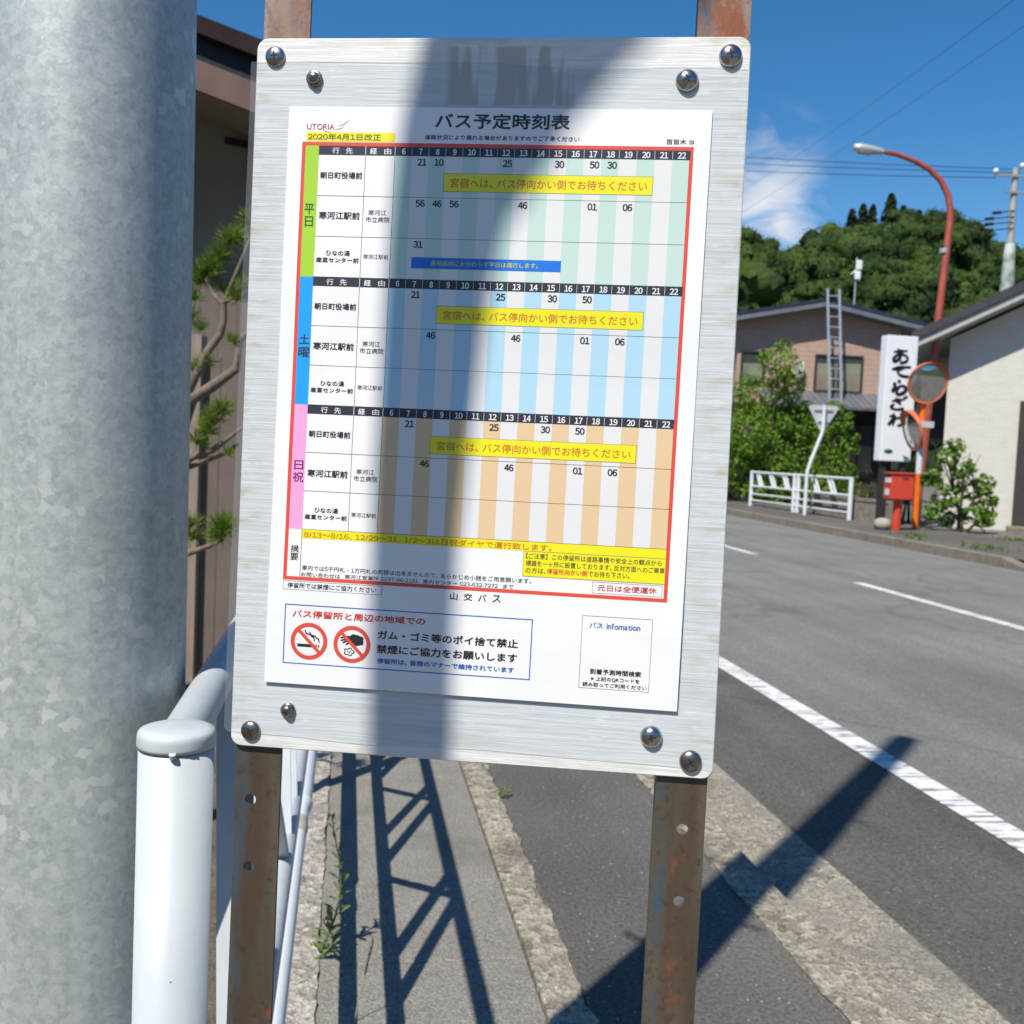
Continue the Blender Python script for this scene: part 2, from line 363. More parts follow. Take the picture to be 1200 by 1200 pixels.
def bevel(o, w, seg=2):
    bm = bmesh.new(); bm.from_mesh(o.data); bmesh.ops.remove_doubles(bm, verts=bm.verts, dist=1e-6)
    ed = [e for e in bm.edges if len(e.link_faces) == 2 and e.calc_face_angle(0) > 0.5]
    bmesh.ops.bevel(bm, geom=ed, offset=w, segments=seg, affect='EDGES', profile=0.6); bm.to_mesh(o.data); bm.free(); return o


def tag(o, label=None, cat=None, group=None, kind=None):
    if label: o['label'] = label
    if cat: o['category'] = cat
    if group: o['group'] = group
    if kind: o['kind'] = kind
    return o


def thing(name, loc, label, cat, group=None, rz=0.0):
    o = bpy.data.objects.new(name, None); col.objects.link(o); o.location = loc; o.rotation_euler = (0, 0, rz); o.empty_display_size = 0.1
    return tag(o, label, cat, group)


def struct(o): o['kind'] = 'structure'; return o


def strip(name, x0, x1, y0, y1, z, mat, zfun=None, nx=1, ny=1, thick=0.0):
    """ground strip with real thickness"""
    mb = MB()
    xs = [x0 + (x1 - x0) * i / nx for i in range(nx + 1)]; ys = [y0 + (y1 - y0) * j / ny for j in range(ny + 1)]
    V = [(x, y, z + (zfun(x, y) if zfun else 0)) for y in ys for x in xs]
    F = [(j * (nx + 1) + i, j * (nx + 1) + i + 1, (j + 1) * (nx + 1) + i + 1, (j + 1) * (nx + 1) + i) for j in range(ny) for i in range(nx)]
    mb.add(V, F, 0, bool(zfun))
    if thick:
        mb.quad((x0, y0, z), (x0, y1, z), (x0, y1, z - thick), (x0, y0, z - thick)); mb.quad((x1, y1, z), (x1, y0, z), (x1, y0, z - thick), (x1, y1, z - thick))
    return struct(mb.build(name, mat))

# ------------------------------------------------------------------ ground, road, pavement
mb = MB(); mb.quad((-900, -900, -0.22), (900, -900, -0.22), (900, 900, -0.22), (-900, 900, -0.22))
struct(mb.build('ground', DIRT))
strip('road', 2.62, 9.76, -30, 420, -0.100, ASPH_R)
strip('road_shoulder', 1.76, 2.62, -30, 420, -0.100, ASPH_L)
def rnd(x, y, s=1.0):
    return (math.sin(x * 91.7 * s + y * 37.3 * s) + math.sin(x * 47.1 * s - y * 83.9 * s + 1.3) + math.sin(x * 23.0 * s + y * 19.0 * s + 2.1)) / 3
random.seed(3)
_lat = [[random.random() for _ in range(64)] for _ in range(64)]
def vnoise(x, y):
    i, j = math.floor(x), math.floor(y); fx, fy = x - i, y - j; fx = fx * fx * (3 - 2 * fx); fy = fy * fy * (3 - 2 * fy)
    g = lambda a, b: _lat[a % 64][b % 64]
    return (g(i, j) * (1 - fx) + g(i + 1, j) * fx) * (1 - fy) + (g(i, j + 1) * (1 - fx) + g(i + 1, j + 1) * fx) * fy
strip('gutter', 1.375, 1.765, -6, 60, -0.094, KERB_C, lambda x, y: 0.006 * (vnoise(x * 25, y * 25) - .5), 22, 1300, 0.1)
def edge_wobble(mesh, xin, amp, sc_):
    for v in mesh.vertices:
        if abs(v.co.x - xin) < 1e-4: v.co.x += amp * (vnoise(v.co.y * sc_, 3.7) - .5) + amp * .6 * (vnoise(v.co.y * sc_ * 3.1, 9.2) - .5)
k = strip('kerb', 1.238, 1.378, -6, 60, 0.006, ROUGH, lambda x, y: 0.012 * (vnoise(x * 40, y * 40) - .5), 9, 1800, 0.11); edge_wobble(k.data, 1.238, .016, 14)
strip('pavement', 0.60, 1.27, -6, 60, 0.0, ASPH_W, None, 1, 1, 0.15)
e_ = strip('pavement_edging', 0.514, 0.622, -6, 60, 0.008, ROUGH, lambda x, y: 0.014 * (vnoise(x * 42, y * 42) - .5), 10, 1800, 0.1); edge_wobble(e_.data, 0.622, .02, 14)
mb = MB(); random.seed(11)
yj = 2.60 - 0.5 * 17
while yj < 40:
    dz = random.uniform(-0.002, 0.002)
    mb.box((0.2385, yj + 0.25, -0.05 + dz), (0.545, 0.494, 0.10)); yj += 0.5
sl = struct(mb.build('pavement_slabs', SLAB)); bevel(sl, 0.004, 1)
lg = strip('concrete_ledge', -0.160, -0.034, -6, 40, 0.006, LEDGE, lambda x, y: 0.014 * (vnoise(x * 35, y * 35) - .5) + 0.008 * (vnoise(x * 8, y * 8) - .5), 8, 1500, 0.4)
edge_wobble(lg.data, -0.034, .012, 12); edge_wobble(lg.data, -0.160, .02, 7)
# road markings (painted sheets 4 mm above the asphalt)
mb = MB(); mb.quad((2.585, -30, -0.096), (2.735, -30, -0.096), (2.735, 300, -0.096), (2.585, 300, -0.096))
struct(mb.build('road_edge_line', LINE))
mb = MB()
for y0, y1 in ((1.6, 11.7), (14.95, 21), (24, 30), (33, 39), (42, 48)):
    mb.quad((6.15, y0, -0.096), (6.30, y0, -0.096), (6.30, y1, -0.096), (6.15, y1, -0.096))
struct(mb.build('road_centre_line', LINE))
# far side
mb = MB()
for i in range(60):
    y = 14.05 + i * 2.0
    mb.box((9.85, y + 0.996, -0.045), (0.18, 1.99, 0.21))
# dropped kerb towards the driveway
def wedge(mb, x0, x1, y0, y1, zb, za0, za1):
    V = [(x0, y0, zb), (x1, y0, zb), (x1, y1, zb), (x0, y1, zb), (x0, y0, za0), (x1, y0, za0), (x1, y1, za1), (x0, y1, za1)]
    mb.add(V, [(3, 2, 1, 0), (4, 5, 6, 7), (0, 1, 5, 4), (1, 2, 6, 5), (2, 3, 7, 6), (3, 0, 4, 7)])
wedge(mb, 9.76, 9.94, 13.35, 14.045, -0.15, -0.06, 0.06)
mb.box((9.85, 4.0, -0.105), (0.18, 18.6, 0.09))
fk = struct(mb.build('far_kerb', FARCONC)); bevel(fk, 0.015, 2)
FARW = m_asphalt('far_pavement_asphalt', (0.115, 0.105, 0.095), (0.15, 0.14, 0.125), (0.3, 0.28, 0.25))
mb = MB(); mb.quad((9.94, 13.9, 0.045), (12.4, 13.9, 0.07), (12.4, 140, 0.07), (9.94, 140, 0.045)); mb.quad((9.94, -20, -0.07), (12.4, -20, -0.02), (12.4, 13.9, 0.07), (9.94, 13.9, 0.045))
struct(mb.build('far_pavement', FARW))
LOT = m_asphalt('lot_surface', (0.16, 0.155, 0.145), (0.20, 0.19, 0.175), (0.36, 0.35, 0.33))
mb = MB(); mb.quad((12.4, -20, -0.02), (60, -20, 0.25), (60, 60, 0.45), (12.4, 60, 0.07))
struct(mb.build('lot_ground', LOT))

# ------------------------------------------------------------------ galvanised utility pole
PB = Vector((-0.292, 1.205, 0))
t = thing('utility_pole', PB, 'thick galvanised steel pole with mottled grey spangle filling the left edge of the picture', 'utility pole')
mb = MB(); prof = [(0.1225, -0.4)] + [(0.1225 - 0.0080 * z, z) for z in (0, .6, 1.2, 1.8, 2.6, 4, 5.5, 6.7)] + [(0.05, 6.73)]
mb.lathe(prof, 72); mb.build('pole_shaft', GALV, t)
random.seed(2)
for i, (z, a) in enumerate(((2.5, 2.2), (2.95, -1.0), (3.4, 2.2), (3.85, -1.0), (4.3, 2.2), (4.75, -1.0))):
    r = 0.1225 - 0.0068 * z; d = Vector((math.cos(a), math.sin(a), 0))
    mb = MB(); mb.tube([d * (r - .01) + Vector((0, 0, z)), d * (r + .05) + Vector((0, 0, z)), d * (r + .055) + Vector((0, 0, z + .015))], 0.008, 8); mb.build('step_bolt', GALV, t)

# ------------------------------------------------------------------ near white pipe fence
FX, Y0 = -0.155, 0.945
t = thing('pipe_fence', (FX, Y0, 0), 'white pipe railing with a capped round end post, running away behind the notice board', 'fence')
for i, py in enumerate((0.0, 2.95, 5.95, 8.95)):
    mb = MB(); mb.lathe([(0.0330, -0.1), (0.0330, 1.068)], 48)
    p = mb.build('post', WHITE_P, t, (0.010 if i == 0 else 0, py, 0))
    mb = MB(); mb.lathe([(0.0335, 1.0700), (0.0342, 1.0700), (0.0345, 1.0735), (0.0344, 1.0795), (0.0338, 1.0830), (0.0322, 1.0852), (0.026, 1.0872), (0.014, 1.0884), (0.0, 1.0888)], 56)
    mb.tube([(0.002, -0.0334, 1.0682), (0.002, -0.0354, 1.0722)], 0.0030, 10)
    mb.build('post_cap', WHITE_P, p)
mb = MB(); mb.tube([(.007, 0.025, 1.062), (.007, 8.95, 1.067)], 0.0213, 32); mb.build('top_rail', WHITE_P, t)
XL = .055
mb = MB(); mb.tube([(XL, .04, .528), (XL, 8.95, .528)], 0.0205, 22); mb.build('mid_rail', WHITE_P, t)
zl = .297; YJ = 2.96 - Y0
mb = MB(); mb.tube([(XL, .04, zl), (XL, YJ - .22, zl)], 0.0205, 24); mb.tube([(XL, YJ - .24, zl), (XL, YJ - .19, zl), (XL, YJ - .13, zl)], [.0215, .0245, .0215], 20, mi=1)
mb.tube([(XL, YJ - .15, zl), (XL, YJ - .05, zl), (XL, YJ - .015, zl), (XL, YJ, zl)], [.0207, .0215, .028, .030], 20)
mb.tube([(XL, YJ - .003, zl), (XL, 8.95, zl)], 0.027, 20)
mb.build('lower_rail', [WHITE_D, simple('beige_joint_tape', (0.50, 0.46, 0.38), (0.36, 0.32, 0.26), 40)], t)
bars_ = [(1.13, 1.35, 1)] + [(ya + .845 * k, yb_ + .845 * k, 1) for k in range(-2, 8) for ya, yb_ in ((2.83, 2.40), (2.33, 2.57), (2.10, 2.38))]
for ya, yb_, _k in bars_:
    if min(ya, yb_) < 1.12: continue
    mb = MB(); mb.bar((XL - .004, ya - Y0, .540), (.010, yb_ - Y0, 1.055), .026, .028, (1, 0, 0)); mb.build('slanted_bar', WHITE_P, t)

# ------------------------------------------------------------------ notice board of the bus stop
BX = Matrix(((0.9644, 0.0067, -0.2643), (-0.2644, 0.0196, -0.9642), (-0.0013, 0.9998, 0.0207)))
BO = Vector((-0.0503, 0.7634, 1.5865))
BB = BX.to_4x4(); BB.translation = BO
sign = thing('bus_stop_notice', (0.09, 0.745, 0), 'weathered white notice board holding a bus timetable, screwed to two rusty steel posts', 'notice board')
ROOT = Matrix.Translation((0.09, 0.745, 0)).inverted()
def sp(o, parent=None):
    """a part living in the board's own frame"""
    o.parent = sign; o.matrix_local = ROOT @ BB; return o
def pl(x, y, n=0.0):
    """sheet millimetres (x right, y down) to the board frame"""
    yy = -y * 0.001 * 0.9836
    return (x * 0.001 + 0.0043 * yy, yy, n)
def pn(y):
    return 0.0010 + 0.0015 * max(0, (y / 420)) ** 2 + .00035 * math.sin(y / 47.0) + .0002 * math.sin(y / 19.0 + 1)

mb = MB()
cor = [(-26, -48.6), (320.2, -50.7), (324.5, 467.4), (-24.4, 469.9)]
outline = []
rad = 8.0
for i in range(4):
    p, a, b_ = Vector(cor[i]), Vector(cor[i - 1]), Vector(cor[(i + 1) % 4])
    da, db = (a - p).normalized(), (b_ - p).normalized(); c = p + (da + db) * rad
    for kx in range(6):
        th = kx / 5 * math.pi / 2; q = c - db * rad * math.cos(th) - da * rad * math.sin(th); outline.append(pl(q.x, q.y)[:2])
mb.prism(outline[::-1], -0.004, 0.0)
bo = mb.build('board', BOARD); bevel(bo, 0.0006, 1); sp(bo)

def angle_post(name, x0, x1, ytop, ybot, mats, holes):
    """steel angle: front plate with punched holes, flange behind the left edge"""
    bm = bmesh.new(); n0, n1 = -0.0072, -0.0042
    def loop(pts):
        vs_ = [bm.verts.new((p[0], p[1], n1)) for p in pts]; return [bm.edges.new((vs_[i], vs_[(i + 1) % len(vs_)])) for i in range(len(vs_))]
    ed = loop([(x0, ybot), (x1, ybot), (x1, ytop), (x0, ytop)])
    for hx, hy, r in holes: ed += loop([(hx + r * math.cos(a * math.pi / 10), hy + r * math.sin(a * math.pi / 10)) for a in range(20)])
    res = bmesh.ops.triangle_fill(bm, use_beauty=True, edges=ed)
    fs = [g for g in res['geom'] if isinstance(g, bmesh.types.BMFace)]
    ext = bmesh.ops.extrude_face_region(bm, geom=fs)
    bmesh.ops.translate(bm, vec=(0, 0, n0 - n1), verts=[g for g in ext['geom'] if isinstance(g, bmesh.types.BMVert)])
    bmesh.ops.recalc_face_normals(bm, faces=bm.faces)
    me = bpy.data.meshes.new(name); bm.to_mesh(me); bm.free()
    o = bpy.data.objects.new(name, me); col.objects.link(o)
    mb = MB(); mb.box((x0 + .0015, (ytop + ybot) / 2, n0 - 0.0142), (0.003, ytop - ybot, 0.028)); 
    bm = bmesh.new(); bm.from_mesh(me)
    tmp = bpy.data.meshes.new('t'); tmp.from_pydata(mb.v, [], mb.f); bm.from_mesh(tmp); bm.to_mesh(me); bm.free(); bpy.data.meshes.remove(tmp)
    for m in mats: me.materials.append(m)
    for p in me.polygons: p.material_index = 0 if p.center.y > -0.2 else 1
    return sp(o)
def hole(x, y, r=4.2): q = pl(x, y); return (q[0], q[1], r * .001)
# each post: an upper rusty length and a lower weathered length, one steel angle
PXL = (pl(-23, 0)[0], pl(11, 0)[0]); PXR = (pl(284, 0)[0], pl(319.5, 0)[0])
for (x0, x1), hs in ((PXL, [hole(-9, 511.2), hole(-8.1, 562.3), hole(-8, 690), hole(-8, 760)]), (PXR, [hole(306.1, 506.5), hole(306.8, 559), hole(307, 690), hole(307, 760)])):
    dxl = 0.002 if x0 < 0 else 0.001
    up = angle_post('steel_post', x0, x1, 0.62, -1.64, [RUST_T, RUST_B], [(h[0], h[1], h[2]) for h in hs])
    # split the long faces at mid height so that the two finishes meet behind the board
    bm = bmesh.new(); bm.from_mesh(up.data)
    bmesh.ops.bisect_plane(bm, geom=bm.verts[:] + bm.edges[:] + bm.faces[:], plane_co=(0, -0.2, 0), plane_no=(0, 1, 0))
    bm.to_mesh(up.data); bm.free()
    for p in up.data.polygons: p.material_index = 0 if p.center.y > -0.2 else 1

def phillips(x, y, r, h, mat, washer=0.0, ang=0.3):
    q = pl(x, y); M = Matrix.Translation((q[0], q[1], 0.0012)) @ Matrix.Rotation(ang, 4, 'Z')
    mb = MB()
    if washer: mb.lathe([(washer, -.0012), (washer, 0.0008), (washer - .0006, 0.0013), (r * .9, 0.0014)], 32, M, mi=0)
    N = 9; b0 = 0.0014 if washer else -.001
    mb.lathe([(r, b0)] + [(r * math.cos(a), b0 + .0006 + h * math.sin(a)) for a in [i / N * math.pi / 2 for i in range(N)]] + [(0, b0 + .0006 + h)], 36, M)
    o = sp(mb.build('screw', mat))
    mb = MB(); top = b0 + 0.0006 + h; w = r * .085; l = r * .40
    for a in (0, math.pi / 2):
        A = Matrix.Rotation(a, 4, 'Z')
        mb.prism([(-l, -w * .6), (-l * .35, -w), (l * .35, -w), (l, -w * .6), (l, w * .6), (l * .35, w), (-l * .35, w), (-l, w * .6)], top - h * .22, top + 0.00012 + (0.00003 if a else 0), M @ A)
    s_ = mb.build('recess_shade_cross', SLOT); s_.parent = o  # raised dark cross; shade inside the recess is put into its colour
for x, y, r, h, mt, ws, a in ((-12.2, -35.3, .0073, .0030, SCREW, 0, .1), (306.8, -37.3, .0078, .0046, SCREW, 0, .25), (278.6, -20.3, .0078, .0050, SCREW, 0, .5), (280.4, 439.7, .0077, .0050, SCREW, 0, .3),
                        (308.5, 455.2, .0078, .0040, SCREWB, 0, .6), (-9.3, 457.8, .0073, .0034, SCREWB, 0, .5), (17.3, -19.6, .0042, .0026, SCREWB, .0058, .6), (18.2, 440.4, .0041, .0026, SCREWB, .0054, .7)):
    phillips(x, y, r, h, mt, ws, a)

# clear laminating film showing round the sheet (a ring with its wavy hand-cut edge)
CLEAR = m_clear('clear_film', 0.05); CLEAR_E = m_clear('clear_film_edge', 0.55)
def wav(a, b_, n, amp, seed):
    random.seed(seed); ph = random.random() * 6
    return [(a[0] + (b_[0] - a[0]) * i / n, a[1] + (b_[1] - a[1]) * i / n + amp * (math.sin(i / n * 9 + ph) + .6 * math.sin(i / n * 17 + ph * 2))) for i in range(n)]
outer = wav((-29, -33), (319, -28.5), 24, 1.3, 4) + [(319 + 5.5 * i / 12, -28.5 + 487 * i / 12) for i in range(12)] + wav((324.0, 459.5), (-24, 460), 24, 1.1, 8) + [(-27, 459.0), (-29.3, 456)] + [(-29.6 - .2 * math.sin(i), 452 - 480 * i / 12) for i in range(12)] + [(-29.8, -31)]
inner = [(1, 1), (296, 1), (296, 419), (1, 419)]
bm = bmesh.new(); ed = []
for lp in (outer, inner):
    vs_ = [bm.verts.new(pl(p[0], p[1], 0.0003)) for p in lp]; ed += [bm.edges.new((vs_[i], vs_[(i + 1) % len(vs_)])) for i in range(len(vs_))]
res = bmesh.ops.triangle_fill(bm, use_beauty=True, edges=ed)
fs = [g for g in res['geom'] if isinstance(g, bmesh.types.BMFace)]
ext = bmesh.ops.extrude_face_region(bm, geom=fs)
bmesh.ops.translate(bm, vec=(0, 0, 0.0004), verts=[g for g in ext['geom'] if isinstance(g, bmesh.types.BMVert)])
bmesh.ops.recalc_face_normals(bm, faces=bm.faces)
for f in bm.faces: f.material_index = 1 if abs(f.normal.z) < .5 else 0
me = bpy.data.meshes.new('clear_film'); bm.to_mesh(me); bm.free(); me.materials.append(CLEAR); me.materials.append(CLEAR_E)
fo = bpy.data.objects.new('clear_film', me); col.objects.link(fo); sp(fo)

# the printed sheet
PAPER, nt, b = newmat('laminated_white_paper'); b.inputs['Roughness'].default_value = 0.45
b.inputs['Coat Weight'].default_value = 0.25; b.inputs['Coat Roughness'].default_value = 0.25
pv = coords(nt); nt.links.new(mixc(nt, ramp(nt, noise(nt, pv, 14, 4), .3, .7), (0.81, 0.81, 0.80), (0.86, 0.86, 0.85)), b.inputs['Base Color']); bump(nt, b, noise(nt, pv, 55, 4), .12, .001)
mb = MB(); ny = 24
V = []
for j in range(ny + 1):
    y = 420 * j / ny
    for n in (-.0003, 0): V += [pl(0, y, pn(y) + n), pl(297, y, pn(y) + n)]
F = []
for j in range(ny):
    a, c = j * 4, (j + 1) * 4
    F += [(a + 2, c + 2, c + 3, a + 3), (a, a + 1, c + 1, c), (a, c, c + 2, a + 2), (a + 1, a + 3, c + 3, c + 1)]
F += [(0, 2, 3, 1), (ny * 4, ny * 4 + 1, ny * 4 + 3, ny * 4 + 2)]
mb.add(V, F); sheet = mb.build('timetable_sheet', PAPER); sp(sheet)
sheet['label'] = 'white laminated bus timetable with a red frame and three coloured day sections'

INK = {}
def ink(key, c, rough=0.45):
    if key not in INK:
        m, nt, b = newmat('print_' + key); b.inputs['Base Color'].default_value = rgba(c); b.inputs['Roughness'].default_value = rough
        b.inputs['Coat Weight'].default_value = 0.2; b.inputs['Coat Roughness'].default_value = 0.25; INK[key] = m
    return INK[key]
for kx, c in dict(black=(.022, .022, .026), navy=(.028, .03, .042), white=(.82, .83, .84), red=(.72, .075, .05), yellow=(.83, .76, .012), green=(.37, .62, .03), blue=(.01, .34, .86), pink=(.82, .37, .66),
                  mint=(.52, .69, .62), sky=(.42, .66, .80), peach=(.74, .54, .32), offw=(.74, .74, .74), royal=(.005, .17, .66), orange=(.60, .17, .02), brick=(.50, .14, .02), grey=(.16, .16, .17), deepblue=(.03, .13, .50),
                  olive=(.10, .10, .012), lime=(.62, .68, .05), plum=(.36, .05, .10), dkgreen=(.03, .10, .02), dkred=(.62, .05, .04), wine=(.23, .02, .16)).items(): ink(kx, c)

class Print:
    """one printed element of the sheet: flat shapes a hair above the paper"""
    def __init__(s, name, label=None): s.name = name; s.mb = MB(); s.mats = []; s.label = label
    def mi(s, key):
        if key not in s.mats: s.mats.append(key)
        return s.mats.index(key)
    def poly(s, pts, key, n):
        s.mb.add([pl(x, y, pn(y) + n) for x, y in pts], [tuple(range(len(pts)))[::-1]], s.mi(key))
    def rect(s, x0, y0, x1, y1, key, n=.00008):
        k = max(1, int((y1 - y0) / 20))
        for i in range(k):
            a, c = y0 + (y1 - y0) * i / k, y0 + (y1 - y0) * (i + 1) / k
            s.poly([(x0, a), (x1, a), (x1, c), (x0, c)], key, n)
    def frame(s, x0, y0, x1, y1, w, key, n=.00012):
        s.rect(x0, y0, x1, y0 + w, key, n); s.rect(x0, y1 - w, x1, y1, key, n); s.rect(x0, y0 + w, x0 + w, y1 - w, key, n); s.rect(x1 - w, y0 + w, x1, y1 - w, key, n)
    def done(s):
        o = s.mb.build(s.name, [INK[k] for k in s.mats]); o.parent = sheet
        if s.label: o['label'] = s.label
        return o

JOBS = []
def txt(pr, body, x0, y0, x1, y1, key='black', bold=0.0, n=.00022, shear=0.0):
    JOBS.append((pr, body, x0, y0, x1, y1, key, bold, n, shear))
def vtxt(pr, body, x0, y0, x1, y1, key, bold=0.0):
    h = (y1 - y0) / len(body)
    for i, c in enumerate(body): txt(pr, c, x0, y0 + h * i + h * .06, x1, y0 + h * (i + 1) - h * .06, key, bold)
FW = str.maketrans('0123456789', '０１２３４５６７８９')

title = Print('title_text')
txt(title, 'バス予定時刻表', 105.8, 4.0, 200.3, 14.8, 'black', .30)
sub_ = Print('subtitle_text'); stop_ = Print('stop_name_text')
txt(sub_, '道路状況により遅れる場合がありますのでご了承ください', 99, 19.3, 207.4, 22.7, 'black', .06)
txt(stop_, '百目木 01', 267, 20.2, 285.5, 23.8, 'black', .04)
logo = Print('logo')
txt(logo, 'UTORIA', 13.4, 12.5, 33.6, 16.6, 'plum', .02)
for (a, c, d, w) in (((24.5, 16.4), (27.5, 18.6), (32, 18.2), .5), ((33.2, 16.6), (37.5, 16.4), (40.5, 14.4), .5), ((36.0, 14.2), (41.5, 13.0), (44.7, 8.8), .55)):
    pts = []
    for i in range(9):
        u = i / 8; pts.append(((1 - u) ** 2 * a[0] + 2 * u * (1 - u) * c[0] + u * u * d[0], (1 - u) ** 2 * a[1] + 2 * u * (1 - u) * c[1] + u * u * d[1]))
    for i in range(8):
        w0, w1 = w * math.sin(math.pi * (i + .4) / 9), w * math.sin(math.pi * (i + 1.4) / 9)
        logo.poly([(pts[i][0], pts[i][1] - w0 / 2), (pts[i + 1][0], pts[i + 1][1] - w1 / 2), (pts[i + 1][0], pts[i + 1][1] + w1 / 2), (pts[i][0], pts[i][1] + w0 / 2)], 'plum', .0001)
date = Print('revision_date'); date.rect(13.4, 18.3, 77.7, 24.9, 'yellow')
txt(date, '２０２０年４月１日改正', 14.6, 19.4, 67.5, 24.0, 'olive', .05)
fr = Print('red_frame'); fr.frame(10.6, 25.4, 285.8, 343.2, 2.6, 'red', .0001)
CX0, CW = 78.2, 12.1
NOTE_T = '宮宿へは、バス停向かい側でお待ちください'
days = [
    (28.1, 121.9, 'green', 'mint', '平日', [(14.3, 69.7, 21.3, 77.1), (15.0, 78.6, 20.9, 86.1)], 'dkgreen', (114.0, 46.5, 259.2, 58.9),
     [{7: '21', 8: '10', 12: '25', 15: '30', 17: '50', 18: '30'}, {7: '56', 8: '46', 9: '56', 13: '46', 17: '01', 19: '06'}, {7: '31'}]),
    (122.1, 214.5, 'blue', 'sky', '土曜', [(14.5, 163.6, 21.9, 170.5), (14.3, 172.9, 22.3, 180.3)], 'navy', (113.4, 140.4, 258.0, 152.6),
     [{7: '21', 12: '25', 15: '30', 17: '50'}, {8: '46', 13: '46', 17: '01', 19: '06'}, {}]),
    (214.7, 305.6, 'pink', 'peach', '日祝', [(15.1, 255.4, 21.9, 262.2), (14.4, 263.9, 22.3, 271.3)], 'wine', (113.5, 233.8, 258.4, 246.0),
     [{7: '21', 12: '25', 15: '30', 17: '50'}, {8: '46', 13: '46', 17: '01', 19: '06'}, {}])]
for (y0, y1, c, sc_, nm, boxes, nc, nb, times) in days:
    jp = {'green': 'green weekday', 'blue': 'blue Saturday', 'pink': 'pink Sunday and holiday'}[c]
    st = Print('day_strip', jp + ' strip'); st.rect(13.2, y0 - .1, 23.0, y1 + .1, c)
    for ch, bx in zip(nm, boxes): txt(st, ch, *bx, nc, .10)
    st.done_later = True
    hd = Print('hour_header', 'black hour header of the ' + jp + ' section'); hd.rect(23.0, y0, 283.9, y0 + 6.4, 'navy', .0001)
    for x in (57.0, CX0): hd.rect(x - .2, y0, x + .2, y0 + 6.4, 'white', .00016)
    for i in range(1, 17): hd.rect(CX0 + CW * i - .12, y0 + .4, CX0 + CW * i + .12, y0 + 6.0, 'white', .00016)
    for ch, a in zip('行先経由', (32.9, 42.6, 60.2, 70.5)): txt(hd, ch, a, y0 + 1.1, a + 5.0, y0 + 5.5, 'white', .09 if ch == '経' else .05)
    for i, hcol in enumerate(range(6, 23)):
        cx = CX0 + CW * (i + .52); w = 2.5 if hcol < 10 else 5.6
        txt(hd, str(hcol).translate(FW), cx - w / 2, y0 + 1.0, cx + w / 2, y0 + 5.4, 'white', .15)
    ce = Print('time_columns', 'striped hour columns of the ' + jp + ' section')
    for i in range(17): ce.rect(CX0 + CW * i, y0 + 6.4, CX0 + CW * (i + 1) if i < 16 else 284.0, y1, sc_ if i % 2 == 0 else 'offw', .00007)
    gl = Print('grid_lines')
    rh = (y1 - y0 - 6.4) / 3
    for i in (1, 2, 3): gl.rect(23, y0 + 6.4 + rh * i - .14, 284, y0 + 6.4 + rh * i + .14, 'black', .00013)
    for x in (57.0, CX0): gl.rect(x - .14, y0 + 6.4, x + .14, y1, 'black', .00014)
    for i in range(1, 17): gl.rect(CX0 + CW * i - .07, y0 + 6.4, CX0 + CW * i + .07, y1, 'grey', .00012) if False else None
    o = y0 - 28.1; D = [Print('destination_text') for _ in range(3)]; V_ = [Print('route_text') for _ in range(2)]
    txt(D[0], '朝日町役場前', 24.7, 46.6 + o, 55.3, 51.4 + o, 'black', .10)
    txt(D[1], '寒河江駅前', 25.0, 75.0 + o, 54.8, 80.4 + o, 'black', .13)
    txt(D[2], 'ひなの湯', 31.5, 102.7 + o, 48.9, 106.5 + o, 'black', .07); txt(D[2], '産直センター前', 24.4, 107.8 + o, 55.6, 111.4 + o, 'black', .08)
    txt(V_[0], '寒河江', 60.9, 73.2 + o, 74.0, 76.9 + o, 'black', .02); txt(V_[0], '市立病院', 59.2, 78.0 + o, 76.5, 82.0 + o, 'black', .02)
    txt(V_[1], '寒河江駅前', 58.7, 104.9 + o, 76.8, 108.3 + o, 'black', .02)
    tms = []
    for rr, row in enumerate(times):
        yy = y0 + 6.4 + rh * rr + 1.7
        for hcol, v in row.items():
            x = CX0 + CW * (hcol - 6) + 4.2
            tm = Print('departure_time'); tms.append(tm); txt(tm, v.translate(FW), x, yy, x + 6.7, yy + 5.0, 'black', .21)
    nt_ = Print('yellow_notice', 'yellow notice strip in the ' + jp + ' section'); x0, a, x1, c_ = nb
    nt_.rect(x0 - .3, a - .3, x1 + .3, c_ + .3, 'grey', .00016); nt_.rect(x0, a, x1, c_, 'yellow', .00019)
    txt(nt_, NOTE_T, x0 + 4.8, a + 3.1, x1 - 3.6, c_ - 2.7, 'orange', .07, .00026)
    days_parts = [st, hd, ce, gl, nt_] + D + V_ + tms
    for p in days_parts: JOBS.append(p)
bl = Print('blue_notice', 'bright blue notice strip with small yellow writing'); bl.rect(93.6, 106.1, 199.4, 114.0, 'royal', .00017)
txt(bl, '各地高校にかかわらず平日は運行します。', 107.5, 108.2, 183.5, 111.9, 'lime', .04, .00026)
rm = Print('remarks_panel', 'remarks panel with yellow highlighted holiday notes')
rm.rect(23.3, 305.8, 283.3, 312.3, 'yellow', .00010); rm.rect(22.9, 305.6, 23.2, 340.6, 'black', .00014)
vtxt(rm, '摘要', 15.3, 317.2, 21.2, 329.0, 'black', .03)
txt(rm, '８/１３～８/１６、１２/２９～３１、１/２～３は日祝ダイヤで運行致します。', 24.6, 307.0, 203.6, 311.6, 'orange', .06)
rm.rect(184.0, 312.4, 283.6, 330.6, 'grey', .00016); rm.rect(184.3, 312.7, 283.3, 330.3, 'yellow', .00019)
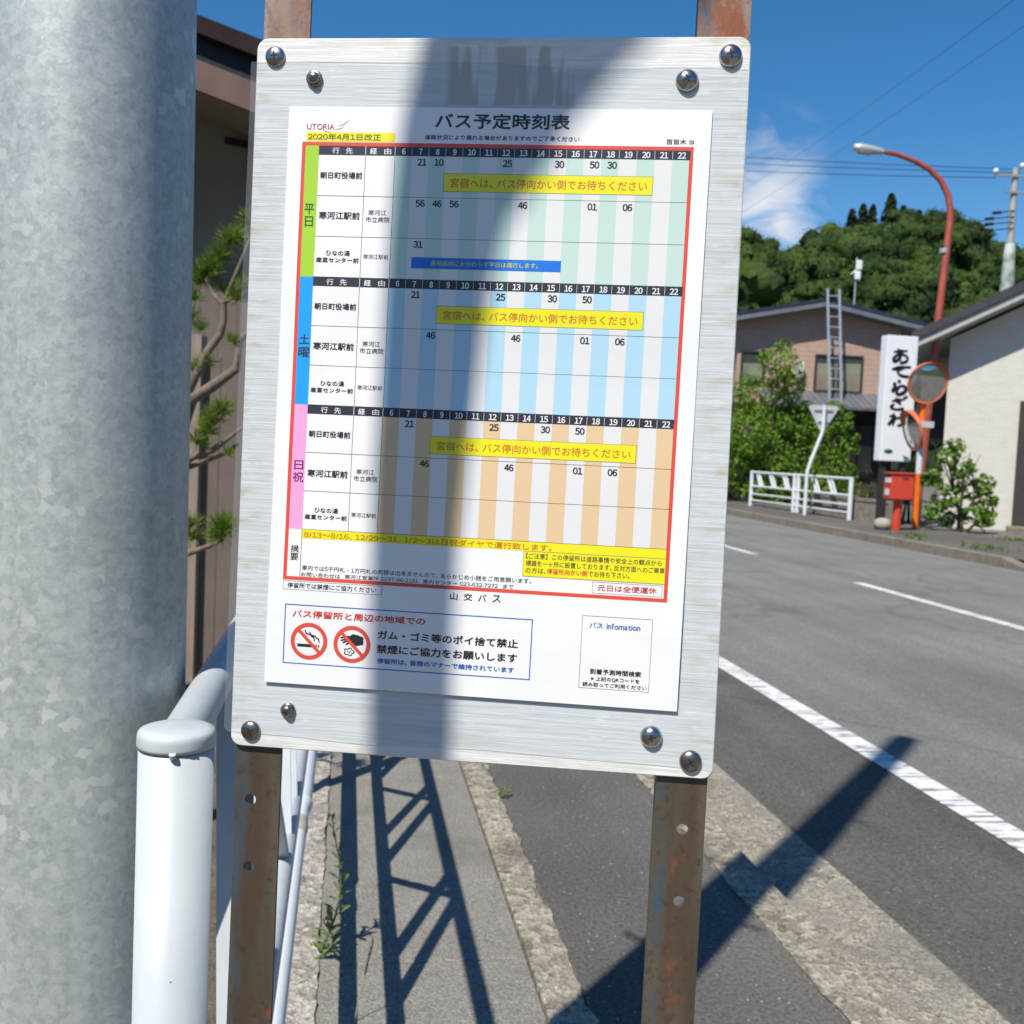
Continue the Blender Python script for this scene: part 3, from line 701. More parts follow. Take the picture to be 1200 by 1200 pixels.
for s_, a, c_, x0, x1, kx in (('【ご注意】この停留所は道路事情や安全上の観点から', 313.7, 317.8, 186, 280.6, 'black'), ('標識を一ヶ所に設置しております。反対方面へのご乗車', 318.9, 323.0, 186, 283, 'black'),
                        ('の方は、', 324.0, 328.1, 186, 200.4, 'black'), ('停留所向かい側', 324.0, 328.1, 201.2, 229.5, 'dkred'), ('でお待ち下さい。', 324.0, 328.1, 230.3, 259, 'black')):
    txt(rm, s_, x0, a, x1, c_, kx, .09 if kx == 'dkred' else .04, .00026)
txt(rm, '車内では５千円札・１万円札の両替は出来ませんので、あらかじめ小銭をご用意願います。', 24.3, 332.0, 190.6, 335.6, 'black', .02)
txt(rm, 'お問い合わせは　寒河江営業所 ０２３７-８６-２１８１　案内センター ０２３-６３２-７２７２　まで', 23.9, 337.0, 178.3, 340.3, 'black', .02)
rm.frame(233.5, 331.5, 282.0, 339.6, .25, 'grey', .00012); txt(rm, '元日は全便運休', 237.2, 333.2, 278.3, 337.7, 'dkred', .06)
ft = Print('footer_text')
ft.frame(10.9, 343.9, 84.0, 350.4, .25, 'grey', .00012); txt(ft, '停留所では禁煙にご協力ください', 14.2, 345.2, 79.8, 349.1, 'black', .03)
co_ = Print('company_text')
for ch, a, w in zip('山交バス', (133.4, 143.2, 153.6, 163.8), (5.4, 6.2, 5.8, 5.8)): txt(co_, ch, a, 345.3, a + w, 350.5, 'black', .10)
ns = Print('no_smoking_notice', 'blue bordered notice with two red prohibition symbols')
ns.frame(13.2, 361.0, 193.3, 405.0, .75, 'deepblue', .00012)
txt(ns, 'バス停留所と周辺の地域での', 19.0, 365.0, 116.5, 370.4, 'dkred', .16)
txt(ns, 'ガム・ゴミ等のポイ捨て禁止', 82.4, 376.2, 183.7, 382.6, 'black', .20)
txt(ns, '禁煙にご協力をお願いします', 82.2, 386.6, 183.6, 393.1, 'black', .20)
txt(ns, '停留所は、皆様のマナーで維持されています', 82.8, 396.5, 181.8, 400.6, 'deepblue', .13)
def ring(pr, cx, cy, ro, ri, key, n):
    N = 44
    for i in range(N):
        a, c = 2 * math.pi * i / N, 2 * math.pi * (i + 1) / N
        pr.poly([(cx + ri * math.cos(a), cy + ri * math.sin(a)), (cx + ro * math.cos(a), cy + ro * math.sin(a)), (cx + ro * math.cos(c), cy + ro * math.sin(c)), (cx + ri * math.cos(c), cy + ri * math.sin(c))], key, n)
def ribbon(pr, pts, ws, key, n):
    for i in range(len(pts) - 1):
        a, c = Vector(pts[i]), Vector(pts[i + 1]); d = (c - a).normalized(); q = Vector((-d.y, d.x)); e = d * .12
        w0, w1 = ws[i] / 2, ws[i + 1] / 2
        pr.poly([tuple(a + q * w0 - e), tuple(a - q * w0 - e), tuple(c - q * w1 + e), tuple(c + q * w1 + e)], key, n + i * 2e-6)
for cx, cy in ((32.1, 387.6), (63.9, 387.8)):
    ring(ns, cx, cy, 13.6, 10.7, 'red', .00020)
    d = 7.9; w = 1.25
    ns.poly([(cx - d - w * .7, cy - d + w * .7), (cx - d + w * .7, cy - d - w * .7), (cx + d + w * .7, cy + d - w * .7), (cx + d - w * .7, cy + d + w * .7)], 'red', .00024)
cx, cy = 32.1, 387.6
ns.rect(cx - 8.5, cy + 2.2, cx + 4.0, cy + 4.4, 'black', .00014); ns.rect(cx + 5.0, cy + 2.2, cx + 5.9, cy + 4.4, 'black', .00014); ns.rect(cx + 6.9, cy + 2.2, cx + 7.6, cy + 4.4, 'black', .00014)
for ox, oy in ((0, 0), (3.6, 1.0)):
    ribbon(ns, [(cx - 3.3 + ox, cy - 8 + oy), (cx - 2.2 + ox, cy - 5.5 + oy), (cx + .8 + ox, cy - 5.0 + oy), (cx + 2.0 + ox, cy - 3.4 + oy), (cx + 3.4 + ox, cy - 3.0 + oy), (cx + 4.2 + ox, cy - .4 + oy)], [.7, 1.1, 1.0, .9, 1.0, .7], 'black', .00014)
cx, cy = 63.9, 387.8
ns.poly([(cx + 8.3, cy - 5.6), (cx + 8.3, cy - .2), (cx + 3.5, cy + 1.0), (cx + 0.5, cy + .6), (cx - 2.5, cy - 1.2), (cx - 3.0, cy - 5.2), (cx + .5, cy - 7.6), (cx + 4, cy - 7.0)], 'black', .00014)
for a, c_ in (((-2.5, -5.5), (-8.6, -4.2)), ((-2.4, -4.2), (-8.2, -2.3)), ((-2.4, -3.0), (-6.8, -0.8)), ((-1.5, -1.9), (-4.4, 0.6))):
    ribbon(ns, [(cx + a[0], cy + a[1]), (cx + c_[0], cy + c_[1])], [1.5, 1.0], 'black', .000145)
pts = [(cx - 1.9 + (2.9 + .55 * math.cos(i * 5 * 2 * math.pi / 30)) * math.cos(i * 2 * math.pi / 30) * 1.15, cy + 5.6 + (2.5 + .5 * math.cos(i * 5 * 2 * math.pi / 30)) * math.sin(i * 2 * math.pi / 30)) for i in range(31)]
ribbon(ns, pts, [.65] * 31, 'black', .00014)
ribbon(ns, [(cx - 3.2, cy + 5), (cx - 2.0, cy + 6.4), (cx - .6, cy + 5.0)], [.5] * 3, 'black', .00014)
ib = Print('information_box', 'small thin bordered bus information box')
ib.frame(227.8, 355.8, 276.8, 407.8, .3, 'grey', .00012)
txt(ib, 'バス', 233.1, 360.4, 242.5, 364.3, 'deepblue', .10); txt(ib, 'infomation', 245.0, 360.2, 268.5, 364.5, 'deepblue', .10)
txt(ib, '到着予測時間検索', 235.1, 393.4, 270.8, 397.4, 'black', .10)
txt(ib, '※上記のQRコードを', 236.0, 398.9, 270.0, 402.2, 'black', .06); txt(ib, '読み取ってご利用ください', 230.5, 403.3, 275.2, 406.4, 'black', .06)

# turn all the texts into meshes at once
tj = [j for j in JOBS if isinstance(j, tuple)]
prints = [title, sub_, stop_, co_, logo, date, fr] + [j for j in JOBS if isinstance(j, Print)] + [bl, rm, ft, ns, ib]
SHAPES = {}
def text_shapes(chars):
    objs = []
    for ch in chars:
        c = bpy.data.curves.new('text', 'FONT'); c.body = ch; c.resolution_u = 3
        o = bpy.data.objects.new('text', c); col.objects.link(o); objs.append((ch, o, c))
    dg = bpy.context.evaluated_depsgraph_get(); dg.update()
    for ch, o, c in objs:
        me = bpy.data.meshes.new_from_object(o.evaluated_get(dg))
        SHAPES[ch] = ([v.co.copy() for v in me.vertices], [tuple(p.vertices) for p in me.polygons]); bpy.data.meshes.remove(me)
    for ch, o, c in objs: bpy.data.objects.remove(o); bpy.data.curves.remove(c)
text_shapes(sorted({c for j in tj for c in j[1] if c not in ' \u3000'}))
def layout(body):
    """glyphs set one after another, the figures at half width; returns the points and faces of the line"""
    V, F, x = [], [], 0.0
    for ch in body:
        if ch == ' ': x += .35; continue
        if ch == '\u3000': x += .7; continue
        vs_, fs_ = SHAPES[ch]; a0 = min(v.x for v in vs_); a1 = max(v.x for v in vs_)
        if ord(ch) < 128: off, adv = x - a0 + .04, a1 - a0 + .08
        elif ch in '０１２３４５６７８９': off, adv = x - .5 + .29, .58
        elif ch in '、。': off, adv = x, .72
        else: off, adv = x, 1.0
        F += [tuple(i + len(V) for i in f) for f in fs_]; V += [Vector((v.x + off, v.y, 0)) for v in vs_]; x += adv
    return V, F
for pr, body, x0, y0, x1, y1, key, bold, n, shear in tj:
    vs_, fs_ = layout(body)
    a0, a1, b0, b1 = min(v.x for v in vs_), max(v.x for v in vs_), min(v.y for v in vs_), max(v.y for v in vs_)
    x0 += bold; x1 -= bold; y0 += bold * .8; y1 -= bold * .8
    offs = [(0, 0)] if bold < .03 else [(-bold, 0), (bold, 0), (0, -bold * .8), (0, bold * .8)]
    for i, (dx, dy) in enumerate(offs):
        V = []
        for v in vs_:
            u = (v.x - a0) / max(a1 - a0, 1e-6); w = (v.y - b0) / max(b1 - b0, 1e-6)
            x = x0 + u * (x1 - x0) + dx; y = y1 - w * (y1 - y0) + dy; V.append(pl(x, y, pn(y) + n + i * 6e-6))
        pr.mb.add(V, fs_, pr.mi(key))
for p in prints: p.done()
#@@PART3
# ------------------------------------------------------------------ foliage helpers
def leaf_card(mb, p, size, nrm, mi=0, asp=0.55):
    n = Vector(nrm); n = n.normalized() if n.length > 1e-6 else Vector((0, 0, 1))
    a = n.cross(Vector((random.uniform(-1, 1), random.uniform(-1, 1), random.uniform(-1, 1))));
    if a.length < 1e-4: a = Vector((1, 0, 0))
    a.normalize(); b_ = n.cross(a); l, w = size, size * asp
    mb.add([p - a * l * .5, p - a * l * .05 + b_ * w * .5 + n * l * .07, p + a * l * .5, p - a * l * .05 - b_ * w * .5 + n * l * .07], [(0, 1, 2, 3)], mi)
def rsph():
    while True:
        v = Vector((random.uniform(-1, 1), random.uniform(-1, 1), random.uniform(-1, 1)))
        if .05 < v.length < 1: return v.normalized()
def crown(mb, blobs, per, size, asp=.55, up=.3, shell=.35, rj=.8):
    """leaves spread through a set of clump spheres (centre, radius)"""
    for c, r in blobs:
        for _ in range(int(per * r * r)):
            d = rsph(); rr = r * (1 - shell * random.random() ** 1.5); p = Vector(c) + Vector((d.x * rr, d.y * rr, d.z * rr * .85))
            leaf_card(mb, p, size * random.uniform(.65, 1.25), d + rsph() * rj + Vector((0, 0, up)), 0, asp)
AX = Vector((0.1586, 0.9855, 0)).normalized(); RX = Vector((0.9867, -0.156, 0)).normalized(); RZ = math.atan2(RX.y, RX.x)

# ------------------------------------------------------------------ wooded hill
HILL_L = m_leaf('hill_foliage', (0.020, 0.050, 0.010), (0.085, 0.150, 0.022), (0.13, 0.19, 0.035), .16, .3)
nt = HILL_L.node_tree; bump(nt, nt.nodes['Principled BSDF'], noise(nt, coords(nt), 2.2, 5, .7), 1.0, .6)
FLOOR = plain('forest_floor', (0.014, 0.022, 0.008), .9)
ridge_px = [(-2500, 330), (-900, 300), (-200, 320), (300, 315), (700, 318), (860, 318), (895, 318), (930, 311), (965, 299), (1000, 289), (1045, 284), (1085, 290), (1115, 303), (1150, 326), (1200, 340), (1400, 335), (1900, 340), (3500, 360)]
def ridge_z(px):
    for (a, ya), (b_, yb) in zip(ridge_px, ridge_px[1:]):
        if a <= px <= b_: y = ya + (yb - ya) * (px - a) / (b_ - a); return 1.35 + (525 + .035 * (px - 600) - y) / 1200 * 150
    return 20
def hill_pt(px, d):
    u = max(0, min(1, (d - 62) / 88)); s_ = u ** .8 if d < 150 else 1 - (d - 150) / 160
    base = Vector((0, 0, 0)) + AX * d + RX * ((px - 600) / 1200 * d); z = -0.5 + ridge_z(px) * s_ * (1.0 if d < 151 else 1); return Vector((base.x, base.y, z))
mb = MB(); pxs = list(range(-2400, 3401, 100)); ds = [55, 62, 75, 90, 105, 120, 135, 150, 175, 210, 260]
V = [hill_pt(p, d) - Vector((0, 0, 1.0)) for d in ds for p in pxs]; n = len(pxs)
mb.add(V, [(j * n + i, j * n + i + 1, (j + 1) * n + i + 1, (j + 1) * n + i) for j in range(len(ds) - 1) for i in range(n - 1)], 0, True)
struct(mb.build('hill', FLOOR))
mb = MB(); ang = [R(74) + R(-148 + 360 - 0) * 0 + i * R(212) / 30 for i in range(31)]  # unseen hills behind the camera, added to block the bright horizon
def back_pt(a, d, z): u = AX * math.cos(a) + RX * math.sin(a); return (u.x * d, u.y * d, z)
rows = ((70, -.6), (95, 9), (120, 20), (150, 30), (190, 24), (260, -2))
Vv = [back_pt(a, d, z * (1 + .25 * math.sin(a * 7 + d)) if z > 0 else z) for d, z in rows for a in ang]; n = len(ang)
mb.add(Vv, [(j * n + i, j * n + i + 1, (j + 1) * n + i + 1, (j + 1) * n + i) for j in range(len(rows) - 1) for i in range(n - 1)], 0, True)
struct(mb.build('hill', simple('unseen_wooded_slope', (0.02, 0.04, 0.012), (0.05, 0.08, 0.02), .15, .9)))
random.seed(21)
mb = MB()
def hill_tree(px, d, r, per, size):
    p = hill_pt(px, d); h = r * 1.1
    blobs = [(p + Vector((0, 0, h)), r)]
    for _ in range(6): q = rsph(); q.z = abs(q.z) * .9; blobs.append((p + Vector((0, 0, h)) + q * r * .75, r * random.uniform(.38, .6)))
    crown(mb, blobs, per, size, .8, .35, .34, .6)
    for c, rr in blobs:                                            # the dense inside of each clump
        prof = [(rr * .72 * math.cos(a), rr * .60 * math.sin(a)) for a in (-1.2, -.6, 0, .5, 1.0, 1.35)] + [(0, rr * .62)]
        n0 = len(mb.v); mb.lathe(prof, 12, Matrix.Translation(c))
        for i in range(n0, len(mb.v)):
            v = mb.v[i]; mb.v[i] = (v[0] + random.uniform(-.12, .12) * rr, v[1] + random.uniform(-.12, .12) * rr, v[2] + random.uniform(-.1, .1) * rr)
d = 66.0
while d < 158:
    px = 815 + random.uniform(0, 30)
    while px < 1290:
        r = random.choice((1.2, 1.6, 2.0, 2.5, 3.2)) * (.70 + d / 420)
        hill_tree(px + random.uniform(-10, 10), d + random.uniform(-3, 3), r, 30, 0.36); px += r * 1.75 * 1200 / d
    d += 5.6
for d in (75, 95, 115, 135, 152):
    px = -1500
    while px < 2700:
        if not 810 < px < 1300: hill_tree(px, d + random.uniform(-6, 6), random.uniform(4, 6.5), 2.2, 1.3)
        px += 9 * 1200 / d
fo_ = mb.build('hill_forest', HILL_L); tag(fo_, 'dense green broadleaf forest covering the hill behind the houses', 'forest', kind='stuff')
CEDAR = m_leaf('cedar_foliage', (0.010, 0.022, 0.008), (0.022, 0.040, 0.012), (0.03, 0.05, 0.015), .3, .12)
BARK = simple('bark_brown', (0.12, 0.085, 0.06), (0.07, 0.05, 0.035), 12, .9)
random.seed(5)
for i, (px, yt, w, lab) in enumerate(((1045, 228, 4.6, 'tallest dark conifer standing at the summit of the wooded hill'), (1012, 240, 3.0, 'slim dark conifer on the hill ridge, left of the tallest one'), (1023, 241, 2.4, 'narrow dark conifer on the hill ridge next to the tallest one'),
                                (999, 246, 3.2, 'dark conifer on the hill ridge, outermost to the left'), (1059, 242, 2.8, 'dark conifer on the ridge just right of the tallest one'), (1077, 247, 3.4, 'dark conifer on the ridge left of the red lamp post'))):
    p = at(px, yt, 152); zb = hill_pt(px, 151).z; t = thing('conifer_tree', (p.x, p.y, zb), lab, 'tree', 'conifers on the hill ridge'); H = p.z - zb
    mb = MB(); mb.tube([(0, 0, -1), (0, 0, H * .95)], [.3, .05], 8); mb.build('trunk', BARK, t)
    mb = MB()
    for k in range(int(330 * w / 3)):
        u = random.random() ** .8; rr = (1 - u) ** .75 * w * .5 * random.uniform(.5, 1.05) + .12; a = random.uniform(0, 6.28)
        leaf_card(mb, Vector((rr * math.cos(a), rr * math.sin(a), H * (.08 + .92 * u))), random.uniform(.7, 1.2), (math.cos(a), math.sin(a), .6 + random.random()), 0, .7)
    for k in range(60):
        u = k / 60; r_ = (1 - u) ** .8 * w * .33 + .08; leaf_card(mb, Vector((random.uniform(-.2, .2), random.uniform(-.2, .2), H * (.05 + .95 * u))), r_ * 2, (random.uniform(-.3, .3), -1, .2), 0, .9)
    mb.build('crown', CEDAR, t)

# ------------------------------------------------------------------ tiled house with the ladder
DARKROOF = simple('dark_blue_roof', (0.018, 0.022, 0.042), (0.03, 0.035, 0.06), 4, .4)
FASCIA = simple('grey_fascia', (0.16, 0.17, 0.20), (0.12, 0.13, 0.155), 4, .6)
PINK = m_lines('pale_pink_tile_cladding', (0.42, 0.285, 0.215), (0.47, 0.325, 0.25), 2, 0.17, .08, .7, .3, .35)
BROWN = simple('dark_brown_timber', (0.035, 0.026, 0.022), (0.05, 0.038, 0.03), 5, .7)
GLASS, nt, b = newmat('window_glass'); b.inputs['Base Color'].default_value = (0.05, 0.06, 0.06, 1); b.inputs['Roughness'].default_value = .08
GLASS_C = simple('glass_with_curtain', (0.20, 0.195, 0.15), (0.26, 0.22, 0.165), 2, .15)
GLASS_G = simple('glass_with_green_curtain', (0.16, 0.20, 0.15), (0.25, 0.26, 0.17), 2, .15)
ALU = simple('aluminium', (0.62, 0.63, 0.65), (0.5, 0.51, 0.53), 20, .4, .6)
BRONZE = simple('bronze_window_frame', (0.055, 0.045, 0.04), (0.04, 0.034, 0.03), 10, .45)
MROOF = m_lines('ribbed_metal_roof', (0.115, 0.12, 0.14), (0.15, 0.155, 0.175), 0, .42, .16, .35, .8, .5)
P0 = at(947, 600, 34); P0.z = 0.05
t = thing('tiled_house', P0, 'pink tile clad house with a dark low gable roof and a ladder against it', 'house', rz=RZ)
AZ = 6.62
mb = MB(); mb.prism([(-2.65, 3.2), (2.65, 3.2), (2.65, AZ - .2 * 2.65 - .22), (0, AZ - .22), (-2.65, AZ - .2 * 2.65 - .22)], 0, -9, Matrix(((1, 0, 0, 0), (0, 0, -1, 0), (0, 1, 0, 0), (0, 0, 0, 1)))); mb.build('wall', PINK, t)
mb = MB(); mb.box((0, 4.5, 1.6), (5.3, 9, 3.2)); mb.build('ground_floor_wall', BROWN, t)
mb = MB(); mf = MB()
for s_ in (-1, 1):
    a = [(0, AZ), (s_ * 3.35, AZ - .2 * 3.35)]
    for yy0, yy1, zt, zb_, m_ in ((-.62, 9.6, 0, -.10, mb), (-.60, 9.58, -.103, -.27, mf)):
        V = [(a[0][0], yy0, a[0][1] + zb_), (a[1][0], yy0, a[1][1] + zb_), (a[1][0], yy1, a[1][1] + zb_), (a[0][0], yy1, a[0][1] + zb_), (a[0][0], yy0, a[0][1] + zt), (a[1][0], yy0, a[1][1] + zt), (a[1][0], yy1, a[1][1] + zt), (a[0][0], yy1, a[0][1] + zt)]
        m_.add(V, [(3, 2, 1, 0), (4, 5, 6, 7), (0, 1, 5, 4), (1, 2, 6, 5), (2, 3, 7, 6), (3, 0, 4, 7)])
rf = mb.build('roof', DARKROOF, t); mf.build('fascia', FASCIA, rf)
def window(t, x0, x1, z0, z1, panes, y=-.03, fr=.06, frame=BRONZE):
    mb = MB(); mb.box(((x0 + x1) / 2, y, z1), (x1 - x0 + fr, .08, fr)); mb.box(((x0 + x1) / 2, y - .01, z0), (x1 - x0 + fr, .12, fr * 1.4))
    n = len(panes)
    for i in range(n + 1): mb.box((x0 + (x1 - x0) * i / n, y + (.003 if 0 < i < n else 0), (z0 + z1) / 2), (fr, .075, z1 - z0 - fr))
    w = mb.build('window', frame, t)
    mb = MB()
    for i, m in enumerate(panes):
        a, c = x0 + (x1 - x0) * i / n, x0 + (x1 - x0) * (i + 1) / n; zz = z0
        for f, mi in m: mb.box(((a + c) / 2, y + .022, zz + (z1 - z0) * f / 2), (c - a - .01, .03, (z1 - z0) * f), mi=mi); zz += (z1 - z0) * f
    mb.build('pane', [GLASS, GLASS_C, GLASS_G], w); return w
window(t, -.06, 1.46, 3.66, 4.84, [((.5, 1), (.28, 2), (.22, 0)), ((.55, 1), (.25, 2), (.2, 0))])
window(t, -2.5, -1.78, 3.9, 4.86, [((.6, 2), (.4, 0))])
window(t, .95, 2.0, .9, 2.6, [((.55, 1), (.45, 0)), ((.6, 1), (.4, 0))], y=-.04)
mb = MB(); V = [(-1.9, -1.45, 3.02), (2.75, -1.45, 3.02), (2.75, -.01, 3.56), (-1.9, -.01, 3.56), (-1.9, -1.45, 3.10), (2.75, -1.45, 3.10), (2.75, -.01, 3.64), (-1.9, -.01, 3.64)]
mb.add(V, [(3, 2, 1, 0), (4, 5, 6, 7), (0, 1, 5, 4), (1, 2, 6, 5), (2, 3, 7, 6), (3, 0, 4, 7)])
for i in range(12): x = -1.9 + i * .42; mb.bar((x, -1.45, 3.115), (x, -.01, 3.655), .035, .03)
mb.build('porch_roof', MROOF, t)
mb = MB(); mb.box((-.62, -.12, 4.28), (.24, .22, .62)); mb.build('vent_box', simple('white_plastic', (.7, .71, .70), rough=.5), t)
# antenna on that roof
pa = P0 + RX * 1.18 + AX * .4; za = AZ - .2 * 1.18 + P0.z
t = thing('roof_antenna', (pa.x, pa.y, za), 'slim antenna mast with a white panel on the roof of the pink house', 'antenna', rz=RZ)
mb = MB(); mb.tube([(0, 0, -.02), (.03, 0, .25), (.03, 0, 1.75)], .026, 8); mb.box((0, 0, .05), (.3, .3, .1)); mb.build('mast', ALU, t)
mb = MB(); mb.box((.10, -.03, 1.50), (.20, .14, .32)); mb.box((.07, -.03, 1.16), (.19, .14, .28)); mb.bar((.03, 0, 1.35), (-.15, 0, 1.2), .04, .04); o = mb.build('antenna_panel', simple('white_panel', (.8, .8, .8), rough=.4), t); bevel(o, .04, 2)
# ladder
lb = P0 + RX * .37 - AX * 1.0
t = thing('ladder', (lb.x, lb.y, 3.20), 'tall aluminium ladder leaning from the porch roof up over the gable', 'ladder', rz=RZ)
for s_ in (-.19, .19):
    mb = MB(); mb.bar((s_, 0, 0.0), (s_ - .2, .32, 3.75), .055, .07, (1, 0, 0)); mb.build('rail', ALU, t)
for k in range(11):
    u = (k + .6) / 11.3; mb = MB(); mb.tube([(-.2 * u - .18, .32 * u, 3.75 * u), (-.2 * u + .18, .32 * u, 3.75 * u)], .02, 8); mb.build('rung', ALU, t)

# ------------------------------------------------------------------ white rendered house on the right
STUCCO = simple('cream_textured_siding', (0.60, 0.585, 0.53), (0.55, 0.535, 0.485), 3, .8, 0, .5, 14, .02, (1, 1, 3))
SOFFIT = simple('white_soffit', (0.42, 0.42, 0.41), rough=.6)
CHAR = simple('charcoal_roof', (0.03, 0.03, 0.034), (0.045, 0.045, 0.05), 6, .5)
P1 = at(1099, 613, 23.3); P1.z = 0.08
t = thing('white_house', P1, 'cream white house with a dark gable roof beside the street, on the right', 'house', rz=RZ - R(24))
prof = lambda x: 4.62 + .5 * x - P1.z
MY = Matrix(((1, 0, 0, 0), (0, 0, -1, 0), (0, 1, 0, 0), (0, 0, 0, 1)))
mb = MB(); mb.prism([(0, -.2), (8.4, -.2), (8.4, prof(0) - .35), (4.2, prof(4.2) - .35), (0, prof(0) - .35)], 0, -10, MY); mb.build('wall', STUCCO, t)
mb = MB(); mf = MB()
for s_ in (0, 1):
    for y0, y1, dt, db, m_ in ((-.78, 10.6, .10, -.10, mb), (-.72, 10.54, -.103, -.27, mf)):
        xs = (-.78 if m_ is mb else -.74, 4.2); V = []
        for dd in (db, dt):
            for x, y in ((xs[0], y0), (xs[1], y0), (xs[1], y1), (xs[0], y1)): V.append((x if not s_ else 8.4 - x, y, prof(x) + dd))
        F = [(3, 2, 1, 0), (4, 5, 6, 7), (0, 1, 5, 4), (1, 2, 6, 5), (2, 3, 7, 6), (3, 0, 4, 7)]
        m_.add(V, F if not s_ else [f[::-1] for f in F])
rf = mb.build('roof', CHAR, t); mf.build('soffit', SOFFIT, rf)
mb = MB(); mb.box((2.15, -.04, 1.45), (1.30, .12, 2.75)); dr = mb.build('door', BRONZE, t)
mb = MB(); mb.box((2.35, -.108, 1.2), (.7, .02, 1.6)); mb.build('door_glass', GLASS, dr)
mb = MB(); mb.box((2.6, -.6, .02), (2.4, 1.1, .12)); mb.build('doorstep', FARCONC, t)
mb = MB(); mb.box((-.35, 3.2, 2.7), (.7, 3, 1.4)); mb.build('lean_to', BROWN, t)

# ------------------------------------------------------------------ roadside things on the far side
WHITE_F = simple('white_rail_paint', (0.72, 0.74, 0.76), (0.62, 0.64, 0.66), 4, .4)
g0, g1 = Vector((11.28, 27.6, .06)), Vector((11.50, 22.2, .07)); dg_ = (g1 - g0); GL = dg_.length; gu = dg_.normalized()
t = thing('guard_rail', g0, 'low white guard rail with slanted double bars along the far pavement', 'guard rail')
zt = .95
for k in (0, .5, 1.0):
    for off in ((0,) if k != .5 else (-.10, .12)):
        mb = MB(); q = dg_ * k + gu * off; mb.tube([q + Vector((0, 0, -.15)), q + Vector((0, 0, zt + .04))], .055, 12); mb.build('post', WHITE_F, t)
for z, r in ((zt, .034), (.56, .03), (.34, .026), (.16, .026)):
    mb = MB(); mb.tube([Vector((0, 0, z)), dg_ + Vector((0, 0, z))], r, 10); mb.build('rail', WHITE_F, t)
u = .3
while u < GL - .45:
    if abs(u + .2 - GL / 2) > .45:
        for o_ in (0, .16):
            mb = MB(); mb.bar(gu * (u + o_) + Vector((0, 0, zt)), gu * (u + o_ + .26) + Vector((0, 0, .56)), .05, .04, gu.cross(Vector((0, 0, 1)))); mb.build('slanted_bar', WHITE_F, t)
    u += .80
# back of the triangular road sign
q = at(943, 600, 25.2); q.z = .05
t = thing('road_sign', q, 'back of a triangular road sign on a bent white pole behind the guard rail', 'road sign', rz=RZ)
mb = MB(); mb.tube([(0, 0, -.1), (0, 0, 1.0), (.015, 0, 1.12), (.08, 0, 1.36), (.25, 0, 1.86), (.32, 0, 2.08), (.33, 0, 2.2), (.33, 0, 2.72)], .045, 12); mb.build('pole', WHITE_F, t)
mb = MB(); mb.prism([(-.36, 2.68), (-.30, 2.72), (.30, 2.72), (.36, 2.68), (.36, 2.64), (.045, 2.08), (-.045, 2.08), (-.36, 2.64)], 0, -.012, Matrix.Translation((.33, .075, 0)) @ MY)
mb.build('sign_plate', simple('grey_aluminium_sign_back', (.58, .59, .60), (.50, .51, .52), 8, .5, .2), t)
mb = MB()
for z in (2.32, 2.6): mb.box((.33, .055, z), (.46 if z > 2.5 else .26, .03, .04))
mb.build('bracket', ALU, t)
# tall white shop sign
SIGNW = simple('white_sign_panel', (.80, .83, .86), (.76, .79, .83), 2, .4)
BLACK = plain('black_lettering', (.012, .012, .014), .5)
q = at(1046, 600, 22.4); q.z = .08
t = thing('tall_shop_sign', q, 'tall white sign box with vertical black brush lettering behind the mailbox', 'sign', rz=RZ + R(9))
ps = 22.4 / 1200
mb = MB(); mb.box((-.02, .14, 2.74), (.72, .28, 2.72)); o = mb.build('sign_box', SIGNW, t); bevel(o, .02, 2)
mb = MB(); mb.box((-.24, .14, .68), (.11, .11, 1.40)); mb.build('post', simple('black_post', (.03, .03, .032)), t)
mb = MB(); mb.box((.22, .14, .68), (.10, .12, 1.40)); mb.build('post', simple('black_steel_post', (.03, .03, .032)), t)
GLYPH = {
 'a': [[(.02, .74), (.3, .78), (.6, .83), (.9, .86)], [(.30, 1.0), (.36, .75), (.38, .45), (.50, .16)], [(.62, .78), (.52, .5), (.34, .2), (.14, .06), (.04, .2), (.14, .42), (.45, .58), (.8, .52), (.95, .32), (.88, .1), (.62, -.02), (.48, .02)]],
 'te': [[(-.04, .70), (.14, .76), (.45, .95), (.75, 1.0), (1.02, .98)], [(.80, .98), (.5, .85), (.32, .6), (.34, .3), (.55, .08), (.95, .03)]],
 'ra': [[(.40, 1.02), (.58, .88)], [(.28, .80), (.14, .70), (.26, .58), (.06, .26), (.12, .14), (.30, .38), (.62, .60), (.90, .56), (1.0, .36), (.86, .10), (.56, -.06), (.34, .06), (.44, .3), (.56, .48)]],
 'za': [[(.12, .70), (.45, .78), (.92, .88)], [(.36, 1.0), (.52, .72), (.72, .42)], [(.28, .42), (.12, .26), (.14, .08), (.40, -.02), (.80, .04), (.92, .10)], [(.88, 1.1), (.98, .98)], [(1.0, 1.16), (1.1, 1.04)]],
 'wa': [[(.28, 1.0), (.30, .5), (.28, -.04)], [(.0, .74), (.2, .78), (.36, .76), (.2, .42), (.02, .12), (.02, .08), (.3, .42), (.6, .64), (.86, .56), (.98, .34), (.86, .10), (.6, -.02)]]}
def spline(pts, k=6):
    out = []
    for i in range(len(pts) - 1):
        p0, p1, p2, p3 = [Vector(pts[max(0, min(len(pts) - 1, j))]) for j in (i - 1, i, i + 1, i + 2)]
        for s_ in range(k):
            u = s_ / k; out.append(.5 * ((2 * p1) + (p2 - p0) * u + (2 * p0 - 5 * p1 + 4 * p2 - p3) * u * u + (3 * p1 - p0 - 3 * p2 + p3) * u ** 3))
    return out + [Vector(pts[-1])]
mb = MB()
